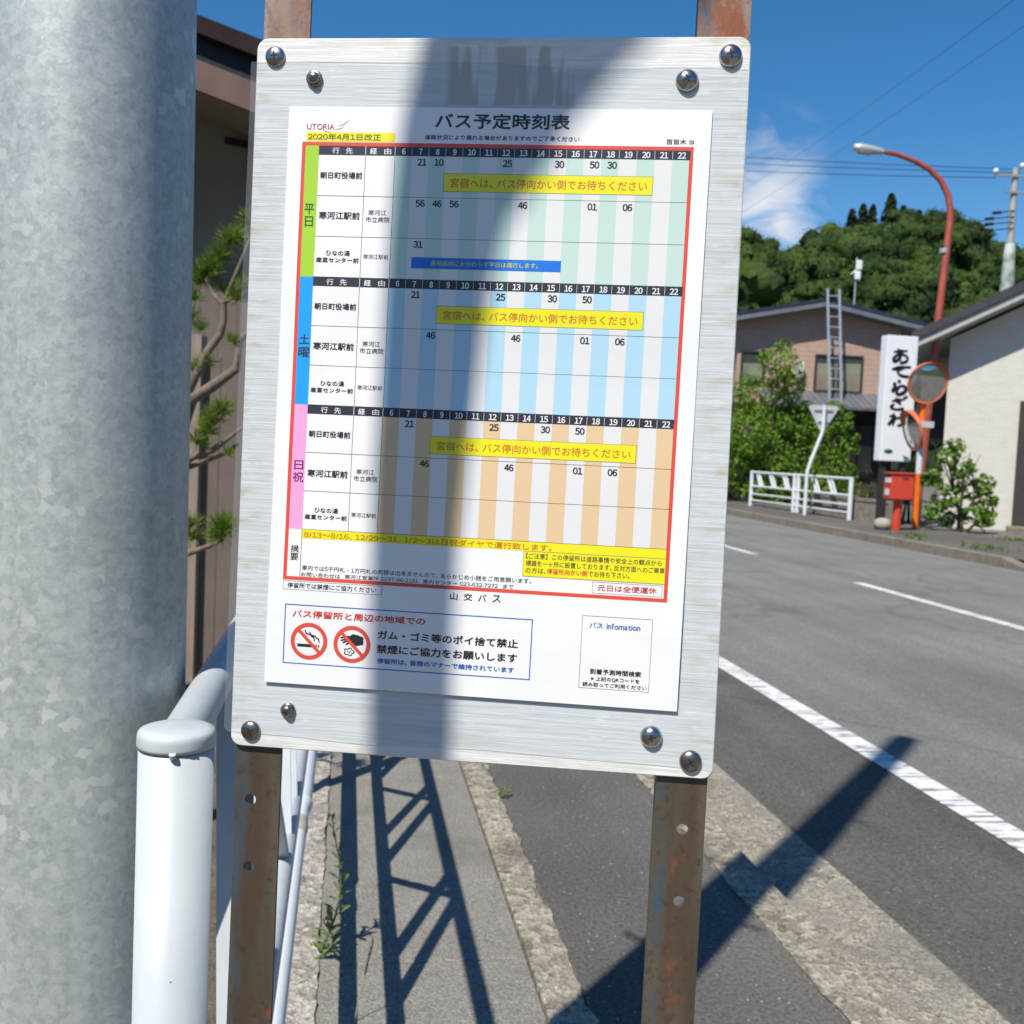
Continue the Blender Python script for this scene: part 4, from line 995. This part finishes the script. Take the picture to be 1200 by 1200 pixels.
for gname, (x0, x1, y0, y1) in zip(('a', 'te', 'ra', 'za', 'wa'), ((1047, 1066, 412, 430), (1046, 1068, 433, 446), (1045, 1063, 449, 466), (1043, 1062, 469, 484), (1042, 1060, 487, 503))):
    for st in GLYPH[gname]:
        pts = spline(st); N = len(pts)
        for i in range(N - 1):
            def W(j): u = j / (N - 1); return .055 * (.55 + .75 * math.sin(math.pi * (u * .8 + .1)) ) * (1 + .3 * math.sin(u * 9 + len(st)))
            cx = (x0 + x1) / 2 + .072 * ((y0 + y1) / 2 - 398)
            P_ = lambda v: Vector(((cx - 1060.0) * ps - .02 + (v.x - .5) * (x1 - x0) * ps * 1.0, 4.10 - ((y0 + y1) / 2 - 398 - (v.y - .5) * (y1 - y0) * .88) * ps))
            a, c = P_(pts[i]), P_(pts[i + 1]); d_ = (c - a).normalized(); nrm = Vector((-d_.y, d_.x)); e = d_ * .006
            q4 = [a + nrm * W(i) / 2 - e, a - nrm * W(i) / 2 - e, c - nrm * W(i + 1) / 2 + e, c + nrm * W(i + 1) / 2 + e]
            yy = -.006 - (i % 7) * .0004
            mb.add([(v.x, yy, v.y) for v in q4] , [(3, 2, 1, 0)] if False else [(0, 1, 2, 3)])
mb.build('brush_lettering', BLACK, t)
mb = MB(); mb.lathe([(.10, 0), (.10, .006)], 20, Matrix.Translation((-.20, -.006, 1.60)) @ Matrix.Rotation(R(90), 4, 'X') @ Matrix.Scale(.45, 4, (0, 1, 0))); mb.build('emblem', plain('green_emblem', (.01, .14, .09)), t)
# orange traffic mirror pole
ORANGE = simple('orange_enamel', (.80, .17, .012), (.72, .14, .012), 5, .35)
ORANGE_F = simple('faded_orange', (.66, .20, .10), (.56, .15, .07), 5, .45)
MIRROR, nt, b = newmat('mirror_steel'); b.inputs['Metallic'].default_value = 1; b.inputs['Roughness'].default_value = .06; b.inputs['Base Color'].default_value = (.62, .62, .60, 1)
q = at(1073, 606, 21.5); q.z = .10
t = thing('traffic_mirror', q, 'orange pole carrying two round convex traffic mirrors with orange rims', 'traffic mirror', rz=RZ)
mb = MB(); mb.tube([(0, 0, -.2), (0, 0, 3.05)], .062, 16); mb.build('pole', ORANGE, t)
def mirror(c, yaw, r=.40):
    M = Matrix.Translation(c) @ Matrix.Rotation(yaw, 4, 'Z') @ Matrix.Rotation(R(90) + R(13), 4, 'X')
    mb = MB(); mb.lathe([(r + .005, -.02), (r + .03, 0.0), (r + .03, .05), (r + .012, .055), (r, .035)], 40, M); mb.lathe([(0, -.07), (r * .6, -.06), (r + .005, -.02)], 40, M)
    m = mb.build('mirror_housing', ORANGE_F, t)
    mb = MB(); Rc = 1.1
    prof = [(r * i / 12, .03 + math.sqrt(Rc * Rc - (r * i / 12) ** 2) - math.sqrt(Rc * Rc - r * r)) for i in range(12, -1, -1)]
    mb.lathe(prof, 40, M); mb.build('mirror_face', MIRROR, m)
    mb = MB()
    V = []
    for i in range(17):
        a = R(12) + (math.pi - R(24)) * i / 16
        V += [M @ Vector(((r + .03) * math.cos(a), (r + .03) * math.sin(a), .03)), M @ Vector(((r + .045) * math.cos(a), (r + .045) * math.sin(a), .03 + .12 * math.sin(a)))]
    mb.add(V, [(2 * i, 2 * i + 1, 2 * i + 3, 2 * i + 2) for i in range(16)]); mb.build('hood', ORANGE_F, m)
mirror(Vector((-.02, -.17, 3.0)), R(6)); mirror(Vector((-.13, .10, 2.03)), R(-88))
mb = MB(); mb.box((0, -.09, 3.0), (.10, .12, .08)); mb.box((-.08, .08, 2.03), (.2, .08, .08)); mb.build('bracket', ORANGE, t)
mb = MB(); mb.box((.04, -.075, 2.15), (.36, .012, .13)); mb.build('name_plate', simple('grey_plate', (.42, .42, .46), (.52, .52, .55), 25, .5), t)
mb = MB(); mb.tube([(0, 0, 1.12), (0, 0, 1.68)], .0655, 16); mb.build('sticker', simple('white_sticker_with_faded_marks', (.62, .66, .66), (.38, .50, .50), 18, .5, lo=.5, hi=.6), t)
# red lamp post
REDP = simple('faded_red_paint', (.30, .058, .038), (.36, .085, .055), 6, .5)
lp = [at(*p, 23) for p in ((1113, 262), (1114, 248), (1111, 229), (1103, 212), (1090, 199), (1073, 189), (1052, 181), (1034, 177.5))]
base = at(1074, 600, 23); base.z = .05
t = thing('street_lamp', base, 'tall faded red lamp post curving over to a small grey lamp head', 'street lamp')
mb = MB(); mb.tube([(0, 0, -.2), (.01, 0, .9)] + [p - base for p in lp], [.10, .10] + [.078, .074, .07, .066, .062, .058, .054, .05], 14); mb.build('post', REDP, t)
hd = at(1018, 175, 23) - base; dirv = (at(1004, 173, 23) - at(1034, 178, 23)).normalized()
mb = MB(); S_ = dirv.cross(Vector((0, 0, 1))).normalized(); U_ = S_.cross(dirv)
for i in range(1): mb.tube([hd - dirv * .34, hd - dirv * .25, hd, hd + dirv * .2, hd + dirv * .33, hd + dirv * .36], [.055, .075, .10, .105, .07, .01], 16)
o = mb.build('lamp_head', simple('grey_lamp_housing', (.52, .53, .52), (.45, .46, .46), 5, .4, .3), t)
mb = MB(); gl = hd - U_ * .055 + dirv * .05; mb.tube([gl - dirv * .2, gl - dirv * .1, gl + dirv * .15, gl + dirv * .22], [.02, .075, .08, .02], 14); mb.build('lamp_glass', simple('dusty_glass', (.42, .42, .36), rough=.2), o)
mb = MB(); q_ = at(1106, 294, 23) - base; mb.tube([q_ - Vector((0, 0, .05)), q_ + Vector((0, 0, .05))], .1, 14); mb.build('clamp_band', ALU, t)
# mailbox
RED = simple('red_post_box_paint', (.60, .062, .03), (.54, .052, .028), 5, .35)
q = at(1050, 617, 20.8); q.z = .07
t = thing('mailbox', q, 'red square post box on a red post in front of the white sign', 'mailbox', rz=RZ + R(2))
mb = MB(); mb.tube([(0, 0, -.1), (0, 0, .62)], .085, 18); mb.build('post', RED, t)
mb = MB(); mb.box((0, 0, .88), (.46, .40, .52)); mb.box((0, -.01, 1.145), (.50, .45, .035)); o = mb.build('box', RED, t); bevel(o, .018, 2)
mb = MB(); mb.box((-.232, -.04, 1.00), (.02, .26, .10)); WL = simple('white_label', (.75, .75, .75), rough=.5); mb.build('label_plate', WL, t); mb = MB(); mb.box((-.234, 0, .76), (.012, .2, .13)); mb.build('label_plate', WL, t)
mb = MB(); mb.box((-.236, 0, 1.09), (.02, .30, .035)); mb.box((.05, -.204, 1.05), (.12, .015, .02)); mb.build('letter_slot', plain('slot_dark', (.02, .02, .02)), t)
# pale stone, low block wall, step
q = at(1034, 614, 20.9); q.z = .16
mb = MB(); random.seed(8)
prof = [(0, -.13), (.14, -.09), (.19, 0), (.15, .09), (.06, .13), (0, .135)]; mb.lathe(prof, 14)
mb.v = [(x * .95 + random.uniform(-.012, .012), y + random.uniform(-.012, .012), z) for x, y, z in mb.v]
tag(mb.build('stone', simple('pale_stone', (.40, .36, .29), (.30, .27, .22), 9, .9), None, q), 'pale round stone at the foot of the mailbox', 'stone')
w0, w1 = at(955, 590, 26.0), at(1046, 605, 22.6)
mb = MB(); mb.bar((w0.x, w0.y, .27), (w1.x, w1.y, .27), .22, .5); mb.bar((w0.x, w0.y, .55), (w1.x, w1.y, .55), .26, .06)
o = mb.build('low_wall', m_conc('garden_wall_concrete', (.20, .18, .15), (.28, .25, .21), (.3, .28, .24), 12, .5)); tag(o, 'low concrete garden wall under the shrubs beside the mailbox', 'wall')

# ------------------------------------------------------------------ shrubs and garden trees
LEAF_A = m_leaf('bright_maple_leaf', (0.065, 0.14, 0.012), (0.15, 0.27, 0.022), (0.22, 0.34, 0.04), 1.6)
LEAF_B = m_leaf('fresh_green_leaf', (0.06, 0.13, 0.016), (0.13, 0.23, 0.03), (0.22, 0.32, 0.07), 3)
LEAF_C = m_leaf('grey_green_needles', (0.035, 0.055, 0.022), (0.07, 0.09, 0.035), (0.12, 0.12, 0.055), 3)
def shrub(name, px, py, dep, blobs, per, size, mat, lab, stems=3, asp=.6, cat='shrub', gz=.08):
    """blobs: photo-sized clumps (dx, dy, radius) in pixels at this depth, given real sizes here"""
    b0 = at(px, py, dep); b0.z = gz; k = dep / 1200
    t = thing(name, b0, lab, cat); mb = MB(); B = []
    for dx, dy, r in blobs:
        c = RX * (dx * k) + AX * random.uniform(-.5, .5) * r * k * 1.2 + Vector((0, 0, -dy * k)); B.append((c, r * k))
        for _ in range(5):
            q = rsph(); B.append((c + q * r * k * .85, r * k * random.uniform(.28, .45)))
    crown(mb, B, per, size, asp, .5, .45); mb.build('foliage', mat, t)
    mb = MB()
    for i in range(stems):
        c = B[(i * 6 * max(1, len(blobs) // stems)) % len(B)][0]; a = 6.28 * i / stems
        mb.tube([Vector((.08 * math.cos(a), .08 * math.sin(a), -.1)), c * .5 + Vector((.05 * math.cos(a), 0, 0)), c], [.04, .028, .012], 8)
        for _ in range(3):
            q = rsph(); mb.tube([c * .55, c * .8 + q * .15, c + q * .45], [.02, .014, .006], 6)
    mb.build('stem', BARK, t)
    return t
random.seed(31)
shrub('garden_tree', 890, 598, 31.5, [(10, -160, 25), (25, -135, 22), (-5, -120, 32), (30, -95, 30), (-20, -80, 34), (10, -60, 34), (45, -50, 28), (-30, -40, 34), (20, -25, 30), (55, -85, 20), (62, -28, 24), (-60, -90, 36), (-70, -40, 34)], 1250, .125, LEAF_A, 'bushy bright green garden tree left of the ladder house window', 4, .55, 'tree')
shrub('garden_shrub', 972, 598, 28.5, [(-2, -118, 11), (8, -100, 15), (-12, -92, 14), (14, -75, 17), (-8, -65, 18), (6, -45, 20), (18, -28, 16), (-14, -25, 18)], 1200, .115, LEAF_A, 'tall leafy green shrub behind the triangular road sign', 3)
shrub('conifer_shrub', 1010, 596, 24.6, [(0, -22, 16), (12, -36, 12), (-10, -12, 14), (6, -55, 7), (18, -14, 10)], 700, .10, LEAF_C, 'dull grey green shrub below the white shop sign', 3, .2)
shrub('garden_shrub', 1062, 600, 23.6, [(-2, -66, 11), (10, -56, 11), (-10, -52, 9), (4, -42, 12), (14, -70, 8), (-12, -34, 8)], 650, .16, LEAF_B, 'leafy shrub between the mailbox and the white shop sign', 2)
shrub('hydrangea_shrub', 1126, 606, 21.3, [(-25, -86, 15), (-12, -98, 11), (-33, -62, 14), (-5, -72, 15), (-20, -40, 17), (8, -48, 14), (22, -58, 12), (30, -34, 13), (12, -20, 16), (30, -14, 10), (-12, -14, 13), (-34, -20, 12)], 750, .155, LEAF_B, 'spreading large leaved green shrub against the cream house wall', 4, .7)
shrub('garden_hedge', 930, 598, 31.5, [(-50, -14, 18), (-20, -12, 16), (12, -12, 16), (40, -10, 15), (70, -12, 14)], 500, .14, LEAF_A, 'low dark hedge behind the white guard rail', 3, .55, 'hedge')

# ------------------------------------------------------------------ far utility pole and wires
CONCP = simple('grey_concrete_pole', (.42, .41, .38), (.35, .34, .32), 2, .8)
WIRE = plain('black_cable', (.02, .02, .022), .5)
WHITEI = simple('white_porcelain', (.8, .8, .8), rough=.3)
pt, pb = at(1191, 200, 45), at(1180, 338, 45)
base = Vector((pb.x, pb.y, .1))
t = thing('power_pole', base, 'concrete power pole with crossarms rising behind the cream house', 'power pole', rz=RZ)
H = pt.z - .1
mb = MB(); mb.tube([(0, 0, -.2), (0, 0, H)], [.23, .125], 14); mb.build('shaft', CONCP, t)
mb = MB(); mb.lathe([(.38, 5.5), (.33, 8.4), (.26, 10.2), (.20, 11.2)], 12); mb.build('vine_guard', simple('pale_net_guard', (.40, .45, .43), (.14, .20, .13), 3, .8), t)
for z, x0, x1 in ((H - .35, -.95, .55), (H - 1.05, -.45, .95)):
    mb = MB(); mb.box(((x0 + x1) / 2, -.15, z), (x1 - x0, .09, .10)); mb.build('crossarm', simple('galvanised_crossarm', (.3, .3, .3), rough=.5), t)
for x, z in ((-.92, H - .20), (.22, H + .08), (.9, H - .9)):
    mb = MB(); mb.lathe([(.05, -.1), (.11, -.05), (.11, .08), (.05, .12)], 12, Matrix.Translation((x, -.15, z))); mb.build('insulator', WHITEI, t)
for i, z in enumerate((H - 1.95, H - 2.22, H - 2.45, H - 2.72)):
    x = -1.25 if i != 0 else -.95
    mb = MB(); mb.tube([(0, -.15, z + .12), (x + .3, -.2, z - .02)], .025, 8); mb.tube([(x + .35, -.2, z - .01), (x, -.2, z - .05)], .07, 10); mb.build('dead_end_insulator', WIRE, t)
wires = [((879, 178.5, 60), (1196, 198.5, 45)), ((879, 186, 60), (1196, 202.5, 45)), ((879, 194.5, 60), (1167, 208, 45)), ((985, 300, 58), (1162, 256, 45)), ((930, 172, 26), (1215, -20, 14)), ((905, 215, 28), (1215, 20, 15))]
wl = ('topmost overhead wire running left from the power pole', 'second overhead wire from the top of the power pole', 'lowest of the three parallel overhead wires to the power pole', 'overhead wire from the lower insulators of the power pole', 'thin overhead wire crossing the upper right sky, upper one', 'thin overhead wire crossing the upper right sky, lower one')
for (a, c), lab in zip(wires, wl):
    A, B = at(*a), at(*c); A2 = A + (A - B) * 1.6; pts = []
    for i in range(33):
        u = i / 32; p = A2 + (B - A2) * u; p.z -= .6 * 4 * u * (1 - u) * .5; pts.append(p)
    mb = MB(); mb.tube(pts, .018 if a[2] > 40 else .0028, 6); o = mb.build('overhead_wire', WIRE); tag(o, lab, 'wire', 'overhead wires')

# ------------------------------------------------------------------ dark house and pine on the left
EAVE = simple('dark_brown_metal_edge', (0.022, 0.013, 0.015), (0.03, 0.019, 0.02), 3, .8, spec=.15)
BARGE = simple('red_brown_barge_board', (0.14, 0.075, 0.062), (0.10, 0.055, 0.046), 4, .6)
SIDING = m_lines('brown_vertical_siding', (0.125, 0.098, 0.082), (0.15, 0.118, 0.10), 0, .16, .08, .7, .5, .5)  # brown kept dark to carry the shade lying on the wall
GABLE = simple('taupe_gable_render', (0.19, 0.165, 0.125), (0.155, 0.135, 0.105), 2, .8)
P2 = at(233, 600, 8); P2.z = 0
t = thing('dark_house', P2, 'brown sided house with a thick dark sloping roof edge behind the pine', 'house', rz=RZ)
k8 = 8 / 1200
def rl(px, py): return Vector(((px - 233) * k8, 0, 1.35 + (512 + .035 * (px - 233) - py) * k8))
SL = -.335
def roof_slab(z0, z1, x0, x1, y0, y1, mat, name, parent):
    mb = MB(); V = []
    for dz in (z1, z0):
        for x, y in ((x0, y0), (x1, y0), (x1, y1), (x0, y1)): V.append((x, y, dz + SL * x))
    mb.add(V, [(3, 2, 1, 0), (4, 5, 6, 7), (0, 1, 5, 4), (1, 2, 6, 5), (2, 3, 7, 6), (3, 0, 4, 7)]); return mb.build(name, mat, parent)
zt = rl(233, 45).z
rf = roof_slab(zt, zt - .13, -4.2, .98, -.12, 8, EAVE, 'roof', t)
roof_slab(zt - .133, zt - .31, -4.2, .95, -.02, 7.9, plain('black_roof_edge', (.008, .008, .012), .5), 'roof_edge', rf)
roof_slab(zt - .313, zt - .535, -4.2, .93, -.06, .0, BARGE, 'barge_board', rf)
roof_slab(zt - .50, zt - .532, -4.2, .9, .02, 7.8, GABLE, 'eaves_lining', rf)
mb = MB(); mb.prism([(-4, 3.0 - .2), (.70, 3.0 - .2), (.70, zt - .52 + SL * .70), (-4, zt - .52 - SL * 4)], -.95, -7.5, MY); mb.build('gable_wall', GABLE, t)
mb = MB(); mb.prism([(-4, -.4), (.70, -.4), (.70, 2.8), (-4, 2.8)], -.93, -7.5, MY); mb.build('wall', SIDING, t)
tr = [rl(215, 168), rl(252, 175), rl(282, 258), rl(330, 420)]
mb = MB()
for a, c in zip(tr, tr[1:]): mb.bar(a * 1.1 + Vector((0, .90, -.14)), c * 1.1 + Vector((0, .90, -.14)), .05, .05, (0, 1, 0))
mb.build('gable_trim', EAVE, t)
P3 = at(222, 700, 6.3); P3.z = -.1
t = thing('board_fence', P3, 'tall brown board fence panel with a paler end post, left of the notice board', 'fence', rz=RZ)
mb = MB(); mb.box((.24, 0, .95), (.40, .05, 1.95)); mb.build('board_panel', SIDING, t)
mb = MB(); mb.box((-.02, -.03, 1.0), (.16, .12, 2.1)); mb.build('sunlit_strip', simple('sunlit_wall_tone', (.30, .225, .18), (.24, .18, .145), 5, .8, stretch=(6, 6, 1)), t)  # paler colour stands for sun falling on this strip of wall
NEED = m_leaf('pine_needles', (0.075, 0.15, 0.015), (0.15, 0.245, 0.025), (0.20, 0.20, 0.05), 8, .3)
PBARK = simple('pine_bark', (0.20, 0.16, 0.125), (0.12, 0.09, 0.07), 30, .9, 0, .6, 60, .004)
P4 = at(212, 900, 3.75); P4.z = -.1
t = thing('pine_tree', P4, 'garden pine with twisting bare branches and needle tufts between pole and board', 'tree')
pp = lambda x, y, d=3.75: at(x, y, d) - P4
limbs = [([(160, 900, 3.9), (170, 700, 3.9), (190, 560, 3.85), (225, 468, 3.75), (250, 452, 3.7), (277, 432, 3.7), (281, 400, 3.7)], [.05, .045, .035, .022, .020, .016, .010]),
         ([(190, 560, 3.85), (200, 500, 3.8), (228, 442, 3.75), (243, 412, 3.75), (258, 392, 3.75), (262, 375, 3.75), (262, 357, 3.75)], [.03, .024, .017, .015, .014, .013, .012]),
         ([(262, 357, 3.75), (275, 325, 3.72), (287, 296, 3.7), (300, 262, 3.7)], [.009, .008, .007, .005]), ([(262, 357, 3.75), (250, 345, 3.78), (240, 322, 3.8), (258, 300, 3.8)], [.010, .008, .007, .004]),
         ([(262, 355, 3.75), (275, 348, 3.7), (290, 342, 3.7)], [.008, .006, .004]),
         ([(190, 560, 3.85), (225, 536, 3.7), (250, 527, 3.65), (270, 512, 3.6), (285, 500, 3.6)], [.02, .013, .011, .008, .005]), ([(195, 555, 3.85), (225, 546, 3.75), (262, 532, 3.7), (280, 520, 3.7)], [.015, .010, .008, .006]),
         ([(185, 660, 3.9), (222, 648, 3.7), (245, 640, 3.65), (262, 632, 3.65)], [.016, .011, .009, .006]),
         ([(170, 700, 3.9), (120, 480, 4.0), (100, 300, 4.1), (140, 200, 4.1)], [.045, .04, .03, .02]), ([(281, 400, 3.7), (330, 350, 3.3), (385, 290, 3.3), (430, 250, 3.4)], [.01, .010, .008, .006])]
mb = MB()
for pts, rs in limbs: mb.tube(spline3 if False else [pp(*p) for p in pts], rs, 10)
mb.build('trunk', PBARK, t)
random.seed(17)
mb = MB()
def tuft(c, r, n, up):
    for _ in range(n):
        d_ = (rsph() + Vector(up) * .9).normalized(); L_ = r * random.uniform(.7, 1.1); s_ = d_.cross(rsph()).normalized() * .0011; o_ = c + rsph() * r * .10
        mb.add([o_ - s_, o_ + s_, o_ + d_ * L_ * .6 + s_ * .9 + Vector((0, 0, -.004)), o_ + d_ * L_, o_ + d_ * L_ * .6 - s_ * .9 + Vector((0, 0, -.004))], [(0, 1, 2, 3, 4)])
for x, y, d_, r, n in ((258, 300, 3.8, .075, 200), (268, 285, 3.8, .07, 200), (275, 278, 3.8, .07, 160), (248, 312, 3.8, .07, 180), (240, 322, 3.8, .085, 240), (234, 330, 3.8, .08, 160), (290, 258, 3.7, .06, 130), (228, 350, 3.8, .07, 120), (262, 340, 3.85, .07, 90), (278, 350, 3.7, .06, 110), (286, 335, 3.7, .06, 100),
                     (226, 372, 3.8, .06, 80), (236, 385, 3.8, .06, 80), (240, 425, 3.75, .06, 120), (230, 432, 3.75, .055, 120), (276, 402, 3.7, .05, 110), (270, 398, 3.7, .04, 60), (262, 478, 3.6, .06, 140), (250, 492, 3.6, .07, 200), (242, 506, 3.6, .07, 200), (230, 518, 3.65, .06, 150), (258, 484, 3.6, .06, 120), (262, 620, 3.6, .085, 260), (258, 628, 3.6, .07, 160), (268, 616, 3.65, .06, 120),
                     (225, 615, 3.7, .06, 150), (228, 630, 3.7, .06, 130), (268, 532, 3.6, .045, 70), (345, 330, 3.25, .10, 320), (372, 300, 3.3, .10, 320), (400, 270, 3.35, .10, 320), (430, 250, 3.4, .11, 320), (330, 300, 3.2, .10, 260), (120, 300, 4.0, .12, 300), (140, 210, 4.1, .12, 300), (100, 400, 4.0, .12, 240), (300, 262, 3.7, .07, 150)):
    tuft(pp(x, y, d_), r, n, (random.uniform(-.4, .4), random.uniform(-.4, .4), .75))
mb.build('crown', NEED, t)

# ------------------------------------------------------------------ weeds by the ledge
WEED = m_leaf('weed_leaf', (0.07, 0.14, 0.02), (0.12, 0.20, 0.035), (0.20, 0.24, 0.06), 20)
STEM = plain('weed_stem', (0.11, 0.13, 0.045), .7)
def weed(name, base, H, n, lab, ls=.05, wide=.25):
    t = thing(name, base, lab, 'weed'); mb = MB(); ms = MB(); pts = []
    for i in range(9): u = i / 8; pts.append(Vector((.03 * math.sin(u * 4) + .04 * u, .02 * u, H * u)))
    ms.tube(pts, [.004 - .0028 * i / 8 for i in range(9)], 7)
    for k in range(n):
        u = (k + .5) / n; p = pts[min(8, int(u * 8))].lerp(pts[min(8, int(u * 8) + 1)], u * 8 % 1); a = k * 2.4; L_ = ls * (1.15 - .75 * u) * random.uniform(.8, 1.2)
        d_ = Vector((math.cos(a), math.sin(a), .55 + .7 * u)).normalized(); sd = d_.cross(Vector((0, 0, 1))).normalized() * L_ * wide * .5
        q1, q2 = p + d_ * L_ * .5, p + d_ * L_ + Vector((0, 0, -.2 * L_)); mb.add([p, q1 + sd, q2, q1 - sd], [(0, 1, 2, 3)])
    mb.build('leaves', WEED, t); ms.build('stem', STEM, t); return t
random.seed(4)
weed('roadside_weed', (-.030, 2.68, .0), .36, 34, 'tall thin green weed growing from the edge of the concrete ledge', .062, .26)
weed('roadside_weed', (-.045, 2.63, .0), .10, 9, 'short leafy weed seedling beside the tall weed', .055, .42)
weed('roadside_weed', (.605, 3.84, .0), .035, 9, 'tiny green tuft in the rough pavement edging', .035, .5)
t = thing('dry_grass', (.055, 2.33, .0), 'dry straw coloured grass stalk at the bottom of the picture', 'grass')
mb = MB(); mb.tube([(0, 0, -.02), (.01, 0, .06), (.025, 0, .13), (.04, .01, .19)], [.0016, .0014, .0012, .001], 6)
for k in range(10): u = k / 10; p = Vector((.022 + .018 * u, 0.004 * u, .11 + .085 * u)); mb.tube([p, p + Vector((random.uniform(-.004, .006), random.uniform(-.004, .004), .022))], [.0022, .0004], 5)
mb.build('stalk', plain('dry_straw', (.42, .36, .17), .8), t)
random.seed(9)
for i, (x, y, lab) in enumerate(((10.35, 15.3, 'clump of weeds in the far kerb joint, nearest the driveway'), (10.2, 17.2, 'clump of weeds in the far kerb joint, below the mailbox'), (12.1, 15.6, 'clump of grass along the lot edge near the driveway'), (12.3, 17.2, 'clump of grass along the lot edge in front of the shrub'))):
    mb = MB()
    for _ in range(60): p = Vector((random.gauss(0, .15), random.gauss(0, .3), 0)); leaf_card(mb, p + Vector((0, 0, random.uniform(.02, .09))), .12, (random.uniform(-1, 1), random.uniform(-1, 1), .4), 0, .25)
    tag(mb.build('weed_clump', WEED, None, (x, y, .05)), lab, 'weed', 'weed clumps by the far kerb')

# ------------------------------------------------------------------ unseen sign pole, added and shaped to throw the shadow on the timetable
ED = [(466, 78.5, 140), (290, 74, 138.5), (195, 75, 144), (103, 77, 152.5), (43, 80.5, 164), (1, 87, 187), (-49, 97, 214), (-95, 116, 250), (-150, 150, 300), (-200, 190, 345)]
PATH = 1.75
def sp_pt(x, y): return (BB @ Vector(pl(x, y))) + SD * PATH
c0 = sp_pt((ED[0][1] + ED[0][2]) / 2, 466); base = Vector((c0.x, c0.y, 0))
t = thing('unseen_sign_pole', base, 'bent grey steel sign pole whose shadow falls down the timetable', 'sign pole')
pts = [Vector((0, 0, -.1)), Vector((0, 0, c0.z * .6))]; rs = [.0275, .0275]
for i, (y, l, r_) in enumerate(ED):
    pts.append(sp_pt((l + r_) / 2, y) - base)
for i in range(len(ED)):
    l, r_ = ED[i][1], ED[i][2]; j0, j1 = max(0, i - 1), min(len(ED) - 1, i + 1)
    dx = (ED[j1][1] + ED[j1][2] - ED[j0][1] - ED[j0][2]) / 2; dy = ED[j0][0] - ED[j1][0]; rs.append((r_ - l) / 2000 * .91 * math.cos(math.atan2(dx, dy)))
mb = MB(); mb.tube(pts, rs, 24); mb.build('pole', GALV, t)
